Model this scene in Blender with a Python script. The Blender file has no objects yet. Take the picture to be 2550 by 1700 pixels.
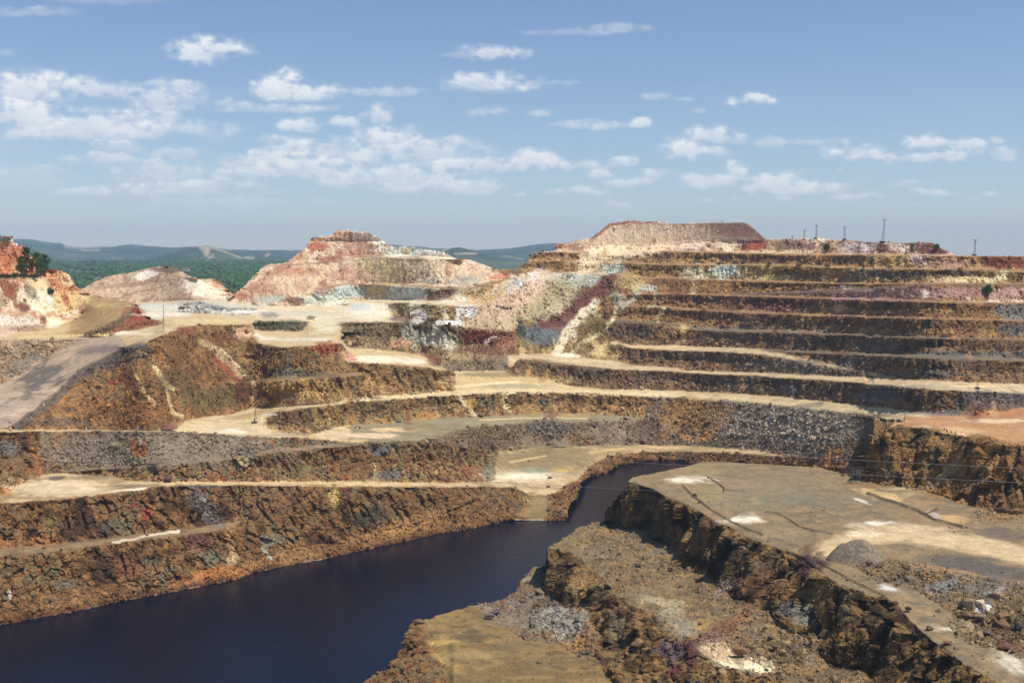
import bpy, bmesh, math, random
import numpy as np
from mathutils import Vector, Matrix, Euler

# ------------------------------------------------------------------ camera, sky, sun, exposure
scene = bpy.context.scene
COL = scene.collection
F = 2819.0            # focal length in photo pixels (photo 2550 wide)
CX, CY, VH = 1275.0, 850.0, 640.0
PITCH = math.atan((CY - VH) / F)
CAMZ = 100.0
SUN_AZ = math.radians(113)    # measured from the view direction (+Y) towards the right (+X)
SUN_EL = math.radians(63)

cam_d = bpy.data.cameras.new('camera')
cam = bpy.data.objects.new('camera', cam_d)
COL.objects.link(cam)
cam.location = (0, 0, CAMZ)
cam.rotation_euler = (math.pi / 2 - PITCH, 0, 0)
cam_d.sensor_width = 36.0
cam_d.lens = F / 2550.0 * 36.0
cam_d.clip_start = 0.5
cam_d.clip_end = 120000
scene.camera = cam

world = bpy.data.worlds.new('World')
scene.world = world
world.use_nodes = True
wn, wl = world.node_tree.nodes, world.node_tree.links
bg = wn['Background']
sky = wn.new('ShaderNodeTexSky')
sky.sky_type = 'NISHITA'
sky.sun_disc = False
sky.sun_elevation = SUN_EL
sky.sun_rotation = SUN_AZ
sky.altitude = 400
sky.air_density = 1.0
sky.dust_density = 0.25
sky.ozone_density = 5.0
tint = wn.new('ShaderNodeMix'); tint.data_type = 'RGBA'; tint.blend_type = 'MULTIPLY'
tint.inputs[0].default_value = 1.0; tint.inputs[7].default_value = (1.07, .99, .995, 1)     # the deep blue of a dry southern sky
wl.new(sky.outputs[0], tint.inputs[6]); wl.new(tint.outputs[2], bg.inputs[0])
bg.inputs[1].default_value = 0.106

sun_d = bpy.data.lights.new('sun', 'SUN')
sun_d.energy = 4.5
sun_d.angle = math.radians(0.53)
sun_d.color = (1.0, 0.955, 0.89)
sun = bpy.data.objects.new('sun', sun_d)
COL.objects.link(sun)
to_sun = Vector((math.sin(SUN_AZ) * math.cos(SUN_EL), math.cos(SUN_AZ) * math.cos(SUN_EL), math.sin(SUN_EL)))
sun.rotation_euler = to_sun.to_track_quat('Z', 'Y').to_euler()
sun.location = to_sun * 3000

scene.view_settings.view_transform = 'Standard'
scene.view_settings.look = 'None'
scene.view_settings.exposure = 0.13
scene.view_settings.gamma = 1.0

# ------------------------------------------------------------------ helpers
RNG = np.random.default_rng(7)
random.seed(7)

def setp(o, label=None, cat=None, group=None, kind=None):
    if label: o['label'] = label
    if cat: o['category'] = cat
    if group: o['group'] = group
    if kind: o['kind'] = kind
    return o

def lin(c):
    c = np.asarray(c, float) / 255.0
    return np.where(c <= 0.04045, c / 12.92, ((c + 0.055) / 1.055) ** 2.4)

CP, SP = math.cos(PITCH), math.sin(PITCH)
def mv(v):            # drop per metre of forward distance for a picture row
    y = -(np.asarray(v, float) - CY) / F
    return -(-SP + y * CP) / (CP + y * SP)
def xv(u, v):         # sideways metres per metre forward
    y = -(np.asarray(v, float) - CY) / F
    return (np.asarray(u, float) - CX) / F / (CP + y * SP)
def pt(u, v, D):
    return Vector((float(xv(u, v) * D), float(D), float(CAMZ - mv(v) * D)))

CROP = {'1': (0, 500), '2': (850, 500), '3': (1700, 500), '4': (0, 1100), '5': (850, 1100), '6': (1700, 1100)}
KC = 2.613
def uv(c, x, y):
    return CROP[c][0] + x / KC, CROP[c][1] + y / KC

_M = (np.uint32(0x9E3779B1), np.uint32(0x85EBCA77), np.uint32(0xC2B2AE3D))
def hsh(ix, iy, iz, seed):
    h = ix.astype(np.int64).astype(np.uint32) * _M[0] ^ iy.astype(np.int64).astype(np.uint32) * _M[1] ^ iz.astype(np.int64).astype(np.uint32) * _M[2]
    h = h + np.uint32((seed * 2654435761) & 0xffffffff)
    h ^= h >> np.uint32(15); h *= np.uint32(0x2C1B3C6D); h ^= h >> np.uint32(12); h *= np.uint32(0x297A2D39); h ^= h >> np.uint32(15)
    return (h >> np.uint32(8)).astype(np.float32) * np.float32(1 / 16777216.0)
def vnoise(x, y, z, seed=0):
    fx, fy, fz = np.floor(x), np.floor(y), np.floor(z)
    tx, ty, tz = x - fx, y - fy, z - fz
    tx = tx * tx * (3 - 2 * tx); ty = ty * ty * (3 - 2 * ty); tz = tz * tz * (3 - 2 * tz)
    r = 0
    for a in (0, 1):
        wx = tx if a else 1 - tx
        for b in (0, 1):
            wy = ty if b else 1 - ty
            for c in (0, 1):
                r = r + hsh(fx + a, fy + b, fz + c, seed) * (wx * wy * (tz if c else 1 - tz))
    return r
def fbm(x, y, z, seed=0, octs=3, gain=0.5):
    r, a, s = 0, 1.0, 0
    for o in range(octs):
        r = r + a * vnoise(x * 2.03 ** o + 17.3 * o, y * 2.03 ** o - 9.1 * o, z * 2.03 ** o + 4.7 * o, seed + o)
        s += a; a *= gain
    return r / s
def cells(x, y, z, seed=0):         # nearest of 8 jittered cells: distance and the cell's own random value
    bx, by, bz = np.floor(x - .5), np.floor(y - .5), np.floor(z - .5)
    best = np.full(x.shape, 9e9); val = np.zeros(x.shape); v2 = np.zeros(x.shape); sec = np.full(x.shape, 9e9)
    for a in (0, 1):
        for b in (0, 1):
            for c in (0, 1):
                ix, iy, iz = bx + a, by + b, bz + c
                jx = ix + .5 + .8 * (hsh(ix, iy, iz, seed) - .5); jy = iy + .5 + .8 * (hsh(ix, iy, iz, seed + 1) - .5); jz = iz + .5 + .8 * (hsh(ix, iy, iz, seed + 2) - .5)
                d = (x - jx) ** 2 + (y - jy) ** 2 + (z - jz) ** 2
                w = hsh(ix, iy, iz, seed + 3)
                # tilt each cell's facet so that blocks catch the light differently
                g = ((x - jx) * (hsh(ix, iy, iz, seed + 4) - .5) + (y - jy) * (hsh(ix, iy, iz, seed + 5) - .5) + (z - jz) * (hsh(ix, iy, iz, seed + 6) - .5))
                m = d < best
                sec = np.where(m, best, np.minimum(sec, d))
                val = np.where(m, w, val); v2 = np.where(m, g, v2); best = np.where(m, d, best)
    return np.sqrt(best), val, v2, np.sqrt(sec) - np.sqrt(best)

def mesh_obj(name, verts, faces, mat=None, smooth=False, parent=None):
    me = bpy.data.meshes.new(name)
    verts = np.asarray(verts, np.float32); faces = np.asarray(faces, np.int32)
    n = faces.shape[1]
    me.vertices.add(len(verts)); me.vertices.foreach_set('co', verts.ravel())
    me.loops.add(faces.size); me.loops.foreach_set('vertex_index', faces.ravel())
    me.polygons.add(len(faces)); me.polygons.foreach_set('loop_start', np.arange(0, faces.size, n, dtype=np.int32))
    me.polygons.foreach_set('use_smooth', np.full(len(faces), smooth))
    me.update(calc_edges=True)
    if mat: me.materials.append(mat)
    o = bpy.data.objects.new(name, me); COL.objects.link(o)
    if parent: o.parent = parent
    return o
def vcol(o, rgb, name='Col'):
    a = o.data.color_attributes.new(name, 'FLOAT_COLOR', 'POINT')
    c = np.ones((len(rgb), 4), np.float32); c[:, :3] = rgb
    a.data.foreach_set('color', c.ravel())
def vfloat(o, x, name):
    a = o.data.attributes.new(name, 'FLOAT', 'POINT'); a.data.foreach_set('value', np.asarray(x, np.float32))

# ------------------------------------------------------------------ terrain: break lines
# Every line is an edge of a bench, wall, road or shore, from the nearest to the farthest, with the kind of ground that rises
# behind it; distances and heights are solved so that walls get their slope and benches lie level.
TAN = {'F': .012, 'R': .10, 'B': .06, 'S': .5, 'T': .68, 'M': .95, 'W': 1.4, 'C': 3.2, 'O': None, 'N': -.07}
LINES = []
def L(name, typ, pal, s, lev=1.0, v=None, back=None):
    """s: 'crop:x,y[,z] x,y ...'"""
    pts = []; c = '1'
    for tok in s.split():
        if ':' in tok: c, tok = tok.split(':')
        q = [float(t) for t in tok.split(',')]
        a, b = uv(c, q[0], q[1]); pts.append((a, b, q[2] if len(q) > 2 else None))
    if pts[0][0] <= 3: pts.insert(0, (-440.0, pts[0][1] + (pts[0][1] - pts[1][1]) * .25, pts[0][2]))
    if pts[-1][0] >= 2540: pts.append((2990.0, pts[-1][1] + (pts[-1][1] - pts[-2][1]) * .25, pts[-1][2]))
    LINES.append(dict(name=name, typ=typ, pal=pal, pts=pts, lev=lev))
# near ground

L('base_water', 'O', 'mud', '4:0,1725,-6 5:90,1725,-6 118,1725,-2')
L('base_a', 'W', 'rust', '5:120,1725,0 420,1725,3 732,1725,8', 0)
L('base_b', 'F', 'olive', '5:730,1725,8 1948,1725,8', 0)
L('base_c', 'W', 'fgwall', '5:1950,1725,8 6:200,1725,11 898,1725,17', 0)
L('base_d', 'B', 'fgrub', '6:900,1725,17 1248,1725,17', 0)
L('base_e', 'C', 'fgwall', '6:1250,1725,17 1700,1725,22 2198,1725,28', 0)
L('base_f', 'F', 'fgroad', '6:2200,1725,28 2400,1725,28', 0)
L('a_crest', 'F', 'olive', '5:540,1168,8 600,1290,8 640,1400,8 700,1568,8 730,1725,8')
L('scree_toe', 'T', 'greyrub', '5:862,1060,7 950,1130,8 1050,1200,8 1200,1290,8 1400,1300,8 1500,1360,8 1640,1408,8 1665,1400,8')
L('b_foot', 'C', 'fgwall', '5:1322,960,4 1450,1100,9 1560,1100,10 1636,1060,10 1652,1250,9 1665,1400,8 1730,1530,8 1850,1600,8 1950,1725,8', .2)
L('b_crest', 'B', 'fgrub', '5:1340,690,15 1430,692,15 1550,722,15 1565,792,15 1680,862,15 1740,932,15 1850,1060,15.5 1990,1092,16 2060,1200,16 2221,1290,16.5 6:100,1340,17 200,1420,17 400,1490,17 560,1520,17 700,1600,17 900,1725,17')
L('c_foot', 'C', 'fgwall', '5:1718,508,11 1745,565,12 1830,565,12 1950,570,13 2010,640,14 2100,672,15 2221,750,15 6:0,800,15.5 130,850,16 210,900,16 330,1000,17 420,1060,17 500,1100,17.5 560,1085,18 640,1190,17.5 740,1240,17 880,1262,17 905,1340,17 960,1480,17 1160,1492,17 1180,1568,17 1250,1725,17', .2)
L('c_crest', 'F', 'plateau', '5:1812,338,25 1870,262,29 1990,292,29 2100,352,29 2221,392,29 6:130,470,29 380,590,29 500,650,29 740,722,29 820,790,29 900,850,29 1010,920,29 1200,990,29 1320,1010,29 1400,1070,28.5 1500,1180,28.5 1620,1300,28 1700,1332,28 1800,1430,28 1950,1500,28 2050,1568,28 2200,1725,28')
L('fr_edge', 'B', 'fgrub', '6:868,747,29 1080,802,29 1300,902,29 1500,962,28.8 1650,1042,28.5 1800,1152,28.3 2000,1302,28 2221,1432,28')
L('plain_edge', 'F', 'plateau', '6:868,744,29.2 1000,718,29.6 1150,702,30 1350,760,30.3 1600,800,30.5 1900,870,31 2221,925,31')
L('d_foot', 'C', 'dwall', '6:1000,203,29.2 1180,255,29.6 1250,265,29.8 1330,290,30 1480,300,30 1530,330,30 1700,345,30 1780,400,30 1900,420,30 1950,440,30 2100,460,30 2221,470,30.5')
L('d_crest', 'N', 'orange', '6:1190,238,31 1202,104,38 1232,2,42 3:1300,1502,45 1400,1460,47 1640,1472,47 1800,1500,47 2000,1540,47 2221,1588,47')
L('silh', 'O', 'fgwall', '5:120,1725,0 180,1568,1 330,1450,3 440,1210,7 475,1150,8 580,1150,8 620,1125,8 860,1060,7 1000,1040,6 1040,1030,5 1120,990,3 1200,880,2 1250,815,1 1332,805,1 1340,690,15 1400,655,15 1500,582,13.5 1560,550,12.5 1700,515,11 1718,506,11 1730,472,15 1760,400,20 1810,338,25 1870,252,29 1900,228,29 2221,165,29 6:120,130,29 300,130,29 700,155,29 900,165,29 1030,205,29 1150,236,29.5 1190,238,31 1200,102,38 1230,0,42 3:1240,1560,43 1300,1500,45 1380,1445,47 1442,1432,46', 0)
# the lake's far side
L('shore_a', 'T', 'shore', '4:0,1190,0 120,1165,0 500,1100,0 800,1030,0 1250,950,0 1600,870,0 1640,850,0 2221,735,0 5:340,660,0 600,605,0 900,550,0 1120,510,0')
L('shore_ramp', 'R', 'shore', '5:1122,510,0 1320,511,0 1345,512,0', 0)
L('shore_c', 'T', 'shore', '5:1347,512,0 1440,513,0 1472,492,0 1480,410,0 1528,366,0 1546,332,0 1556,262,0 1600,235,0 1750,192,0 1760,167,0 1950,125,0 2221,115,0 6:60,122,1 300,126,4 700,148,8 900,158,11 1030,170,13 1240,200,14', 0)
L('ramp_edge', 'T', 'shore', '5:1122,508 1185,425 1242,350', .1)
L('l2', 'W', 'rust', '4:0,1040 300,985 700,925 1250,880 1600,735 2221,640 5:340,560 600,500 700,450 900,360 1050,292', .4)
L('l3', 'F', 'bench', '4:0,745 400,705 730,660 1100,615 1450,575 1560,525 1602,500')
L('l4', 'W', 'rust', '4:0,690 500,655 870,605 1250,562 1450,530 1600,500')
L('l5', 'F', 'road4', '4:0,400 400,372 700,335 950,300 1150,282 2221,287 5:600,292 1000,290 1120,294 1242,347 1370,350 1420,300 1480,265 1540,255 1575,200 1640,140 1750,95 1950,62 2221,60 6:400,75 900,112 1100,132', .5)
L('l6a', 'W', 'rust2', '4:0,345 100,290 170,255 280,215 400,202 640,214 800,244 1100,264 2221,252 5:500,264 900,266 990,250')
L('l6b', 'T', 'greyrub', '5:992,250 1002,120 1012,62 1300,40 1600,25 2000,20 2221,25 6:300,40 500,60 700,95 900,120 1100,131', .5)
L('l7a', 'R', 'road3', '4:280,213 420,198 800,172 1300,130 1700,76 2221,32 5:150,20', .1)
L('l7c', 'T', 'brownrub', '5:152,20 300,20 600,22 800,40 900,48 980,75 990,110 996,240', .7)
L('l8', 'T', 'greyrub', '4:280,212 400,188 800,157 1300,117 1700,63 2000,25 2221,0 5:90,-6', .1)
L('l9', 'F', 'road1', '1:0,1500 280,1500 720,1496 1150,1502 1400,1515 1700,1530 2000,1548 2221,1560 2:90,1562')
L('l7b', 'F', 'mud', '2:92,1566 300,1568 560,1558 700,1512 900,1466 1150,1450 1280,1425 1450,1440 1750,1432 1900,1412 1990,1418')
L('rw', 'W', 'brown', '1:1708,1470 1850,1510 2000,1530 2100,1500 2221,1465 2:200,1450 300,1445 450,1425 900,1400 1300,1385 1500,1382 1900,1400 1990,1416')
L('rn', 'R', 'road1', '1:1708,1468 1735,1400 1800,1375 1900,1350 2221,1325 2:0,1320 400,1285 770,1253 1100,1243 1600,1247 2000,1267 2221,1287 3:400,1312 800,1348 1100,1380 1300,1415 1442,1430', .3)
# behind the first road: left mound, centre walls, right wall
L('rt_m', 'M', 'mound', '1:0,1482 300,1487 720,1490 1030,1490 1160,1472 1220,1420 1480,1392 1640,1348', .6)
L('rt_w', 'W', 'brown', '1:1642,1347 2221,1300 2:0,1298 400,1264 720,1240 735,1222', .6)
L('rt_t', 'T', 'greyrub', '2:688,1112 690,1107 1078,1106 1086,1130', .6)
L('rt_r', 'W', 'rwl', '2:1088,1136 1200,1142 1350,1165 1500,1205 1700,1225 2221,1232 3:0,1237 400,1252 800,1290 1000,1312 1300,1342 1440,1367 1700,1392 1960,1402 2221,1340', .3)
L('mb1', 'F', 'bench', '1:1480,1190 1640,1178 2221,1143 2:0,1142 120,1136 140,1118')
L('mb2', 'M', 'brown', '1:1480,1188 1640,1165 1900,1140 2221,1120 2:0,1119 140,1112')
L('mt_r', 'R', 'ramp', '1:0,1478 100,1450 230,1350 380,1230 500,1110 650,1050 800,960', .05)
L('mt_f', 'F', 'road1', '1:802,959 860,945 930,940 1010,890 1180,830 1270,808 1600,803 1640,800 1652,870 1680,922 1850,955 2050,940 2221,925 2:20,960 60,1040 150,1055 330,1062 560,1085 680,1107', .5)
L('r2', 'F', 'road2', '2:1086,1132 1102,1078 1150,1020 1350,1042 1500,1067 1700,1087 2000,1102 2221,1112 3:0,1117 400,1132 700,1152 1000,1172 1300,1197 1700,1232 2221,1257', .5)
L('ft_a', 'W', 'olivew', '1:1650,830 1700,848 1990,848 2005,792 2010,780', .5)
L('ft_b', 'W', 'darkmix', '2:0,885 10,940 20,952 350,982 540,1002 600,1060 680,1102 860,1062 1010,1012 1128,1002', .5)
L('ft_c', 'M', 'spur', '2:1130,1002 1200,1000 1380,990 1540,1018 1800,1042', .4)
L('ft_d', 'W', 'rwl', '2:1802,1042 1850,1066 2221,1092 3:0,1102 400,1112 700,1127 1000,1142 1250,1147 1400,1157 1700,1172 2221,1192', .4)
L('r4', 'R', 'road2', '2:1720,1000 1735,940 1760,918 1900,962 2221,977 3:0,972 380,987 600,1012 850,1062 1100,1107 1300,1150 1400,1158', .1)
L('r4b', 'W', 'rwl', '3:540,975 560,983 700,1005 900,1047 1100,1087 1300,1132 1400,1156', .1)
L('r5', 'F', 'benchg', '3:540,974 560,978 800,988 1300,1008 1700,1026 2221,1047')
L('r6', 'W', 'rwl', '2:1720,998 1740,912 1760,902 1870,935 2221,942 3:0,946 330,950 560,970 800,972 1200,987 1700,1002 2221,1022')
L('r7', 'F', 'benchg', '2:1700,840 1720,800 1800,777 2221,817 3:0,825 300,850 700,856 1000,871 1400,886 1800,897 2221,907')
L('r7t', 'W', 'rwm', '2:1700,839 1720,792 1800,766 2221,806 3:0,815 300,838 700,845 1000,860 1400,878 1800,888 2221,897')
L('r9', 'F', 'benchp', '2:1740,705 1790,690 2060,687 2221,702 3:0,706 300,721 600,736 900,746 1300,757 1700,771 2221,782')
L('r9t', 'W', 'rwm', '2:1740,704 1790,683 2060,679 2221,694 3:0,699 300,712 600,727 900,738 1300,750 1700,764 2221,774')
L('r10', 'F', 'benchp', '2:1830,625 1880,607 2221,604 3:0,605 400,618 700,628 1000,638 1400,648 1600,657 2221,672')
L('r10t', 'M', 'rwu', '2:1830,624 1880,601 2221,597 3:0,598 300,609 400,612 700,620 1000,631 1400,641 1600,649 2221,663')
L('r11', 'R', 'dramp', '3:300,608 700,602 1200,577 1500,552 1700,544 2221,550', .1)
L('r12', 'W', 'rwu', '3:300,605 500,597 900,579 1300,559 1600,541 2221,541', .2)
L('fc', 'F', 'cream', '1:1640,768 1680,780 1990,782 2005,790 2150,790 2200,790 2221,792 2:290,786 420,790 440,745 520,718 610,765 700,810', .5)
L('fc_t', 'T', 'talus', '2:702,812 900,835 1130,850 1150,790 1185,765 1300,780 1430,800 1470,850 1500,905 1530,1015', .1)
L('wt', 'W', 'golden', '2:280,700 330,745 600,787 700,802 870,792 920,690', .5)
L('wc', 'F', 'cream', '2:280,695 310,660 560,668 720,682 920,686', .7)
L('gt', 'W', 'blueg', '1:1150,720 1180,728 1450,740 1640,748 1680,702')
L('gc', 'F', 'creamg', '1:1150,719 1185,660 1300,657 1450,690 1640,705 1680,700')
# left hill
L('rle', 'T', 'greytan', '1:0,1200 180,1100 350,990 510,920 514,906', .1)
L('jn', 'F', 'road1', '1:0,905 512,905', 1)
L('tt', 'M', 'redface', '1:450,888 700,884 860,850 1050,798 1058,790', .5)
L('tc', 'R', 'terrace', '1:450,886 540,865 700,800 830,740 895,682', .05)
L('tc_o', 'O', 'redface', '1:897,684 910,710 980,760 1055,790', .05)
L('fb', 'F', 'creamg', '1:897,900 1055,900', 1)
L('lt', 'M', 'lhill', '1:0,885 110,850 280,838 400,803 480,780 530,745 560,690 600,613', .3)
L('ll1', 'F', 'lhill', '1:0,740 100,728 320,710 430,742 475,782', .5)
L('ll1t', 'M', 'lhill', '1:0,729 100,718 320,702 430,738 475,781', .5)
L('ll2', 'F', 'lhill', '1:0,512 310,508 340,560 400,650 475,770', .4)
L('ll2t', 'W', 'lhillr', '1:0,494 200,494 310,498 340,556 400,648 475,769', .4)
L('lsk', 'O', 'lhillr', '1:0,258 70,265 190,305 215,340 310,430 390,455 430,480 475,540 520,578 600,611 740,640 880,667 897,681', 0)
# butte and upper right
L('bbt', 'W', 'bluew', '1:1474,657 1700,687 2221,690 2:20,690 50,655 110,643 350,641 560,656 700,662 870,650 960,590 1050,520', .6)
L('m0', 'F', 'benchp', '2:862,793 920,692 960,640 1050,522 1100,482 1250,466 1500,470 1760,478 1800,490 1880,502 2221,508 3:0,510 400,520 800,535 1200,540 1600,540 2221,540', .5)
L('m1', 'W', 'rwu2', '2:862,792 920,690 960,638 1050,519 1100,474 1200,457 1500,461 1765,470 1880,495 2221,501 3:0,503 400,513 800,528 1200,534 1600,534 2221,533', .5)
L('bc', 'F', 'benchp', '1:1900,688 2000,602 2221,550 2:0,548 350,548 560,562 700,574 870,573 940,540 1050,518', .6)
L('bt', 'M', 'butte', '1:1474,656 1880,686 1900,684 2000,596 2221,540 2:0,538 350,538 560,552 700,563 870,564 940,530 1050,513', .6)
L('k1', 'F', 'benchp', '1:1690,445 1740,425 1900,420 2221,400 2:0,400 100,367 330,358 500,370 740,376 760,374', .6)
L('k1t', 'M', 'butteu', '1:1690,444 1740,417 1900,411 2221,391 2:0,391 100,359 330,351 500,363 740,371 760,373', .6)
L('k2', 'F', 'benchp', '1:2008,262 2221,262 2:0,262 240,256 262,248', .6)
L('k2t', 'M', 'butteu', '1:2008,260 2221,255 2:0,255 240,250 262,247', .6)
L('r15', 'F', 'benchp', '2:1100,450 1160,442 1180,404 1250,396 1560,396 1840,404 2221,411 3:0,416 600,416 1000,431 1400,441 1800,446 2221,461', .8)
L('r15t', 'W', 'rwu3', '2:1100,449 1160,440 1180,402 1250,391 1560,391 1840,398 2221,405 3:0,410 600,410 1000,424 1400,434 1800,439 2221,453', .8)
L('r16', 'F', 'benchp', '2:1225,364 1270,338 1600,338 1700,350 1800,358 1950,324 2221,331 3:0,336 400,341 800,351 1400,353 1780,358 2221,364', .8)
L('r16t', 'M', 'pinkw', '2:1225,363 1270,334 1600,333 1700,345 1800,352 1950,318 2221,325 3:0,330 400,335 800,345 1400,347 1780,357 1800,358', .8)
L('m4', 'F', 'pink', '2:1383,325 1402,281 1620,283 1850,287 2000,290 2221,277 3:0,266 340,263 560,263 640,259', .6)
L('m4t', 'S', 'mesa', '2:1383,324 1402,279 1620,279 1850,281 2000,284 2221,270 3:0,260 340,256 520,255 600,252', .6)
L('sk', 'O', 'butteu', '1:1472,657 1480,645 1560,580 1650,490 1730,415 1880,400 1920,350 1970,325 2020,240 2150,230 2180,205 2200,190 2221,190 2:110,200 180,200 260,245 290,270 330,295 480,300 700,345 740,370 850,385 920,410 985,443 1000,446 1100,446 1160,438 1180,400 1230,360 1270,333 1385,320 1400,278 1620,242 1740,146 1880,130 1960,136 2050,131 2120,141 2221,146 3:60,138 140,143 230,136 300,139 400,135 440,160 480,190 540,243 640,250 830,246 1110,255 1300,270 1400,272 1630,275 1690,310 1780,355 2221,362', 0)
L('pb', 'S', 'pinkhill', '1:500,900 512,640 740,645 900,662 1450,645 1480,640 1500,612 1510,601', .8)
L('psk', 'O', 'pinkhill', '1:500,600 520,573 560,555 700,490 880,460 960,440 1040,430 1090,424 1150,445 1190,462 1290,505 1400,505 1440,530 1480,575 1508,602', 0)
NL = len(LINES)
SHARP = {'silh', 'b_foot', 'c_foot', 'shore_c', 'd_crest', 'l6a', 'l6b', 'l7c', 'rt_t', 'rt_w', 'scree_toe', 'base_water', 'mt_f', 'lsk', 'sk', 'psk', 'tc_o', 'a_crest'}
UX = np.arange(-442.0, 2993.0, 1.0)
def prep(Ln, k):
    p = Ln['pts']; xs = [q[0] for q in p]; ys = [q[1] for q in p]
    y_ = np.interp(UX, xs, ys); sg = 2.5 if Ln['name'] in SHARP else 9.0
    r_ = int(sg * 3); w_ = np.exp(-.5 * (np.arange(-r_, r_ + 1) / sg) ** 2); w_ /= w_.sum()
    i0, i1 = int(max(0, np.floor(xs[0] - UX[0]))), int(min(len(UX), np.ceil(xs[-1] - UX[0]) + 1))
    seg = y_[i0:i1]
    # the ends stay where they are: smooth the part that is left after the straight line between them
    lin_ = np.linspace(seg[0], seg[-1], len(seg))
    q_ = seg - lin_
    q_ = np.convolve(np.concatenate([-q_[1:r_ + 1][::-1] if len(q_) > r_ else np.zeros(r_), q_, -q_[-r_ - 1:-1][::-1] if len(q_) > r_ else np.zeros(r_)]), w_, 'valid')
    y_[i0:i1] = lin_ + q_
    if not Ln['name'].startswith('base') and Ln['name'] not in ('silh',):
        kk_ = Ln['name'].rstrip('t')
        sd = sum(ord(c_) for c_ in kk_)
        amp = .9 if Ln['name'].startswith('shore') else 2.0
        fade = np.clip(np.minimum(UX - xs[0], xs[-1] - UX) / 30, 0, 1)
        y_ = y_ + fade * amp * (fbm(UX / 34, UX * 0 + sd, UX * 0, sd, 3) - .5) * 2
    Ln['x0'], Ln['x1'], Ln['y'] = xs[0], xs[-1], y_
for k, Ln in enumerate(LINES): prep(Ln, k)
def lv(Ln, u):
    return np.where((u >= Ln['x0'] - 1.3) & (u <= Ln['x1'] + 1.3), np.interp(u, UX, Ln['y']), np.nan)
def lz(Ln, u):
    p = Ln['pts']; xs = [q[0] for q in p]; zs = [np.nan if q[2] is None else q[2] for q in p]
    i = np.clip(np.searchsorted(xs, u) - 1, 0, len(p) - 2)
    t = (u - xs[i]) / max(xs[i + 1] - xs[i], 1e-6)
    return zs[i] * (1 - t) + zs[i + 1] * t
def stack(u):
    """active lines of one column: [(line, v, clamped)]"""
    out = []; pv = 1e9
    for i in range(NL):
        v = VL[i](u)
        if not np.isfinite(v): continue
        c = v > pv
        v = min(v, pv)
        out.append((i, v, c)); pv = v
    return out
VL = [(lambda u, L_=Ln: float(lv(L_, u))) for Ln in LINES]
UC = np.arange(-436.0, 2990.0, 16.0)
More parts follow.
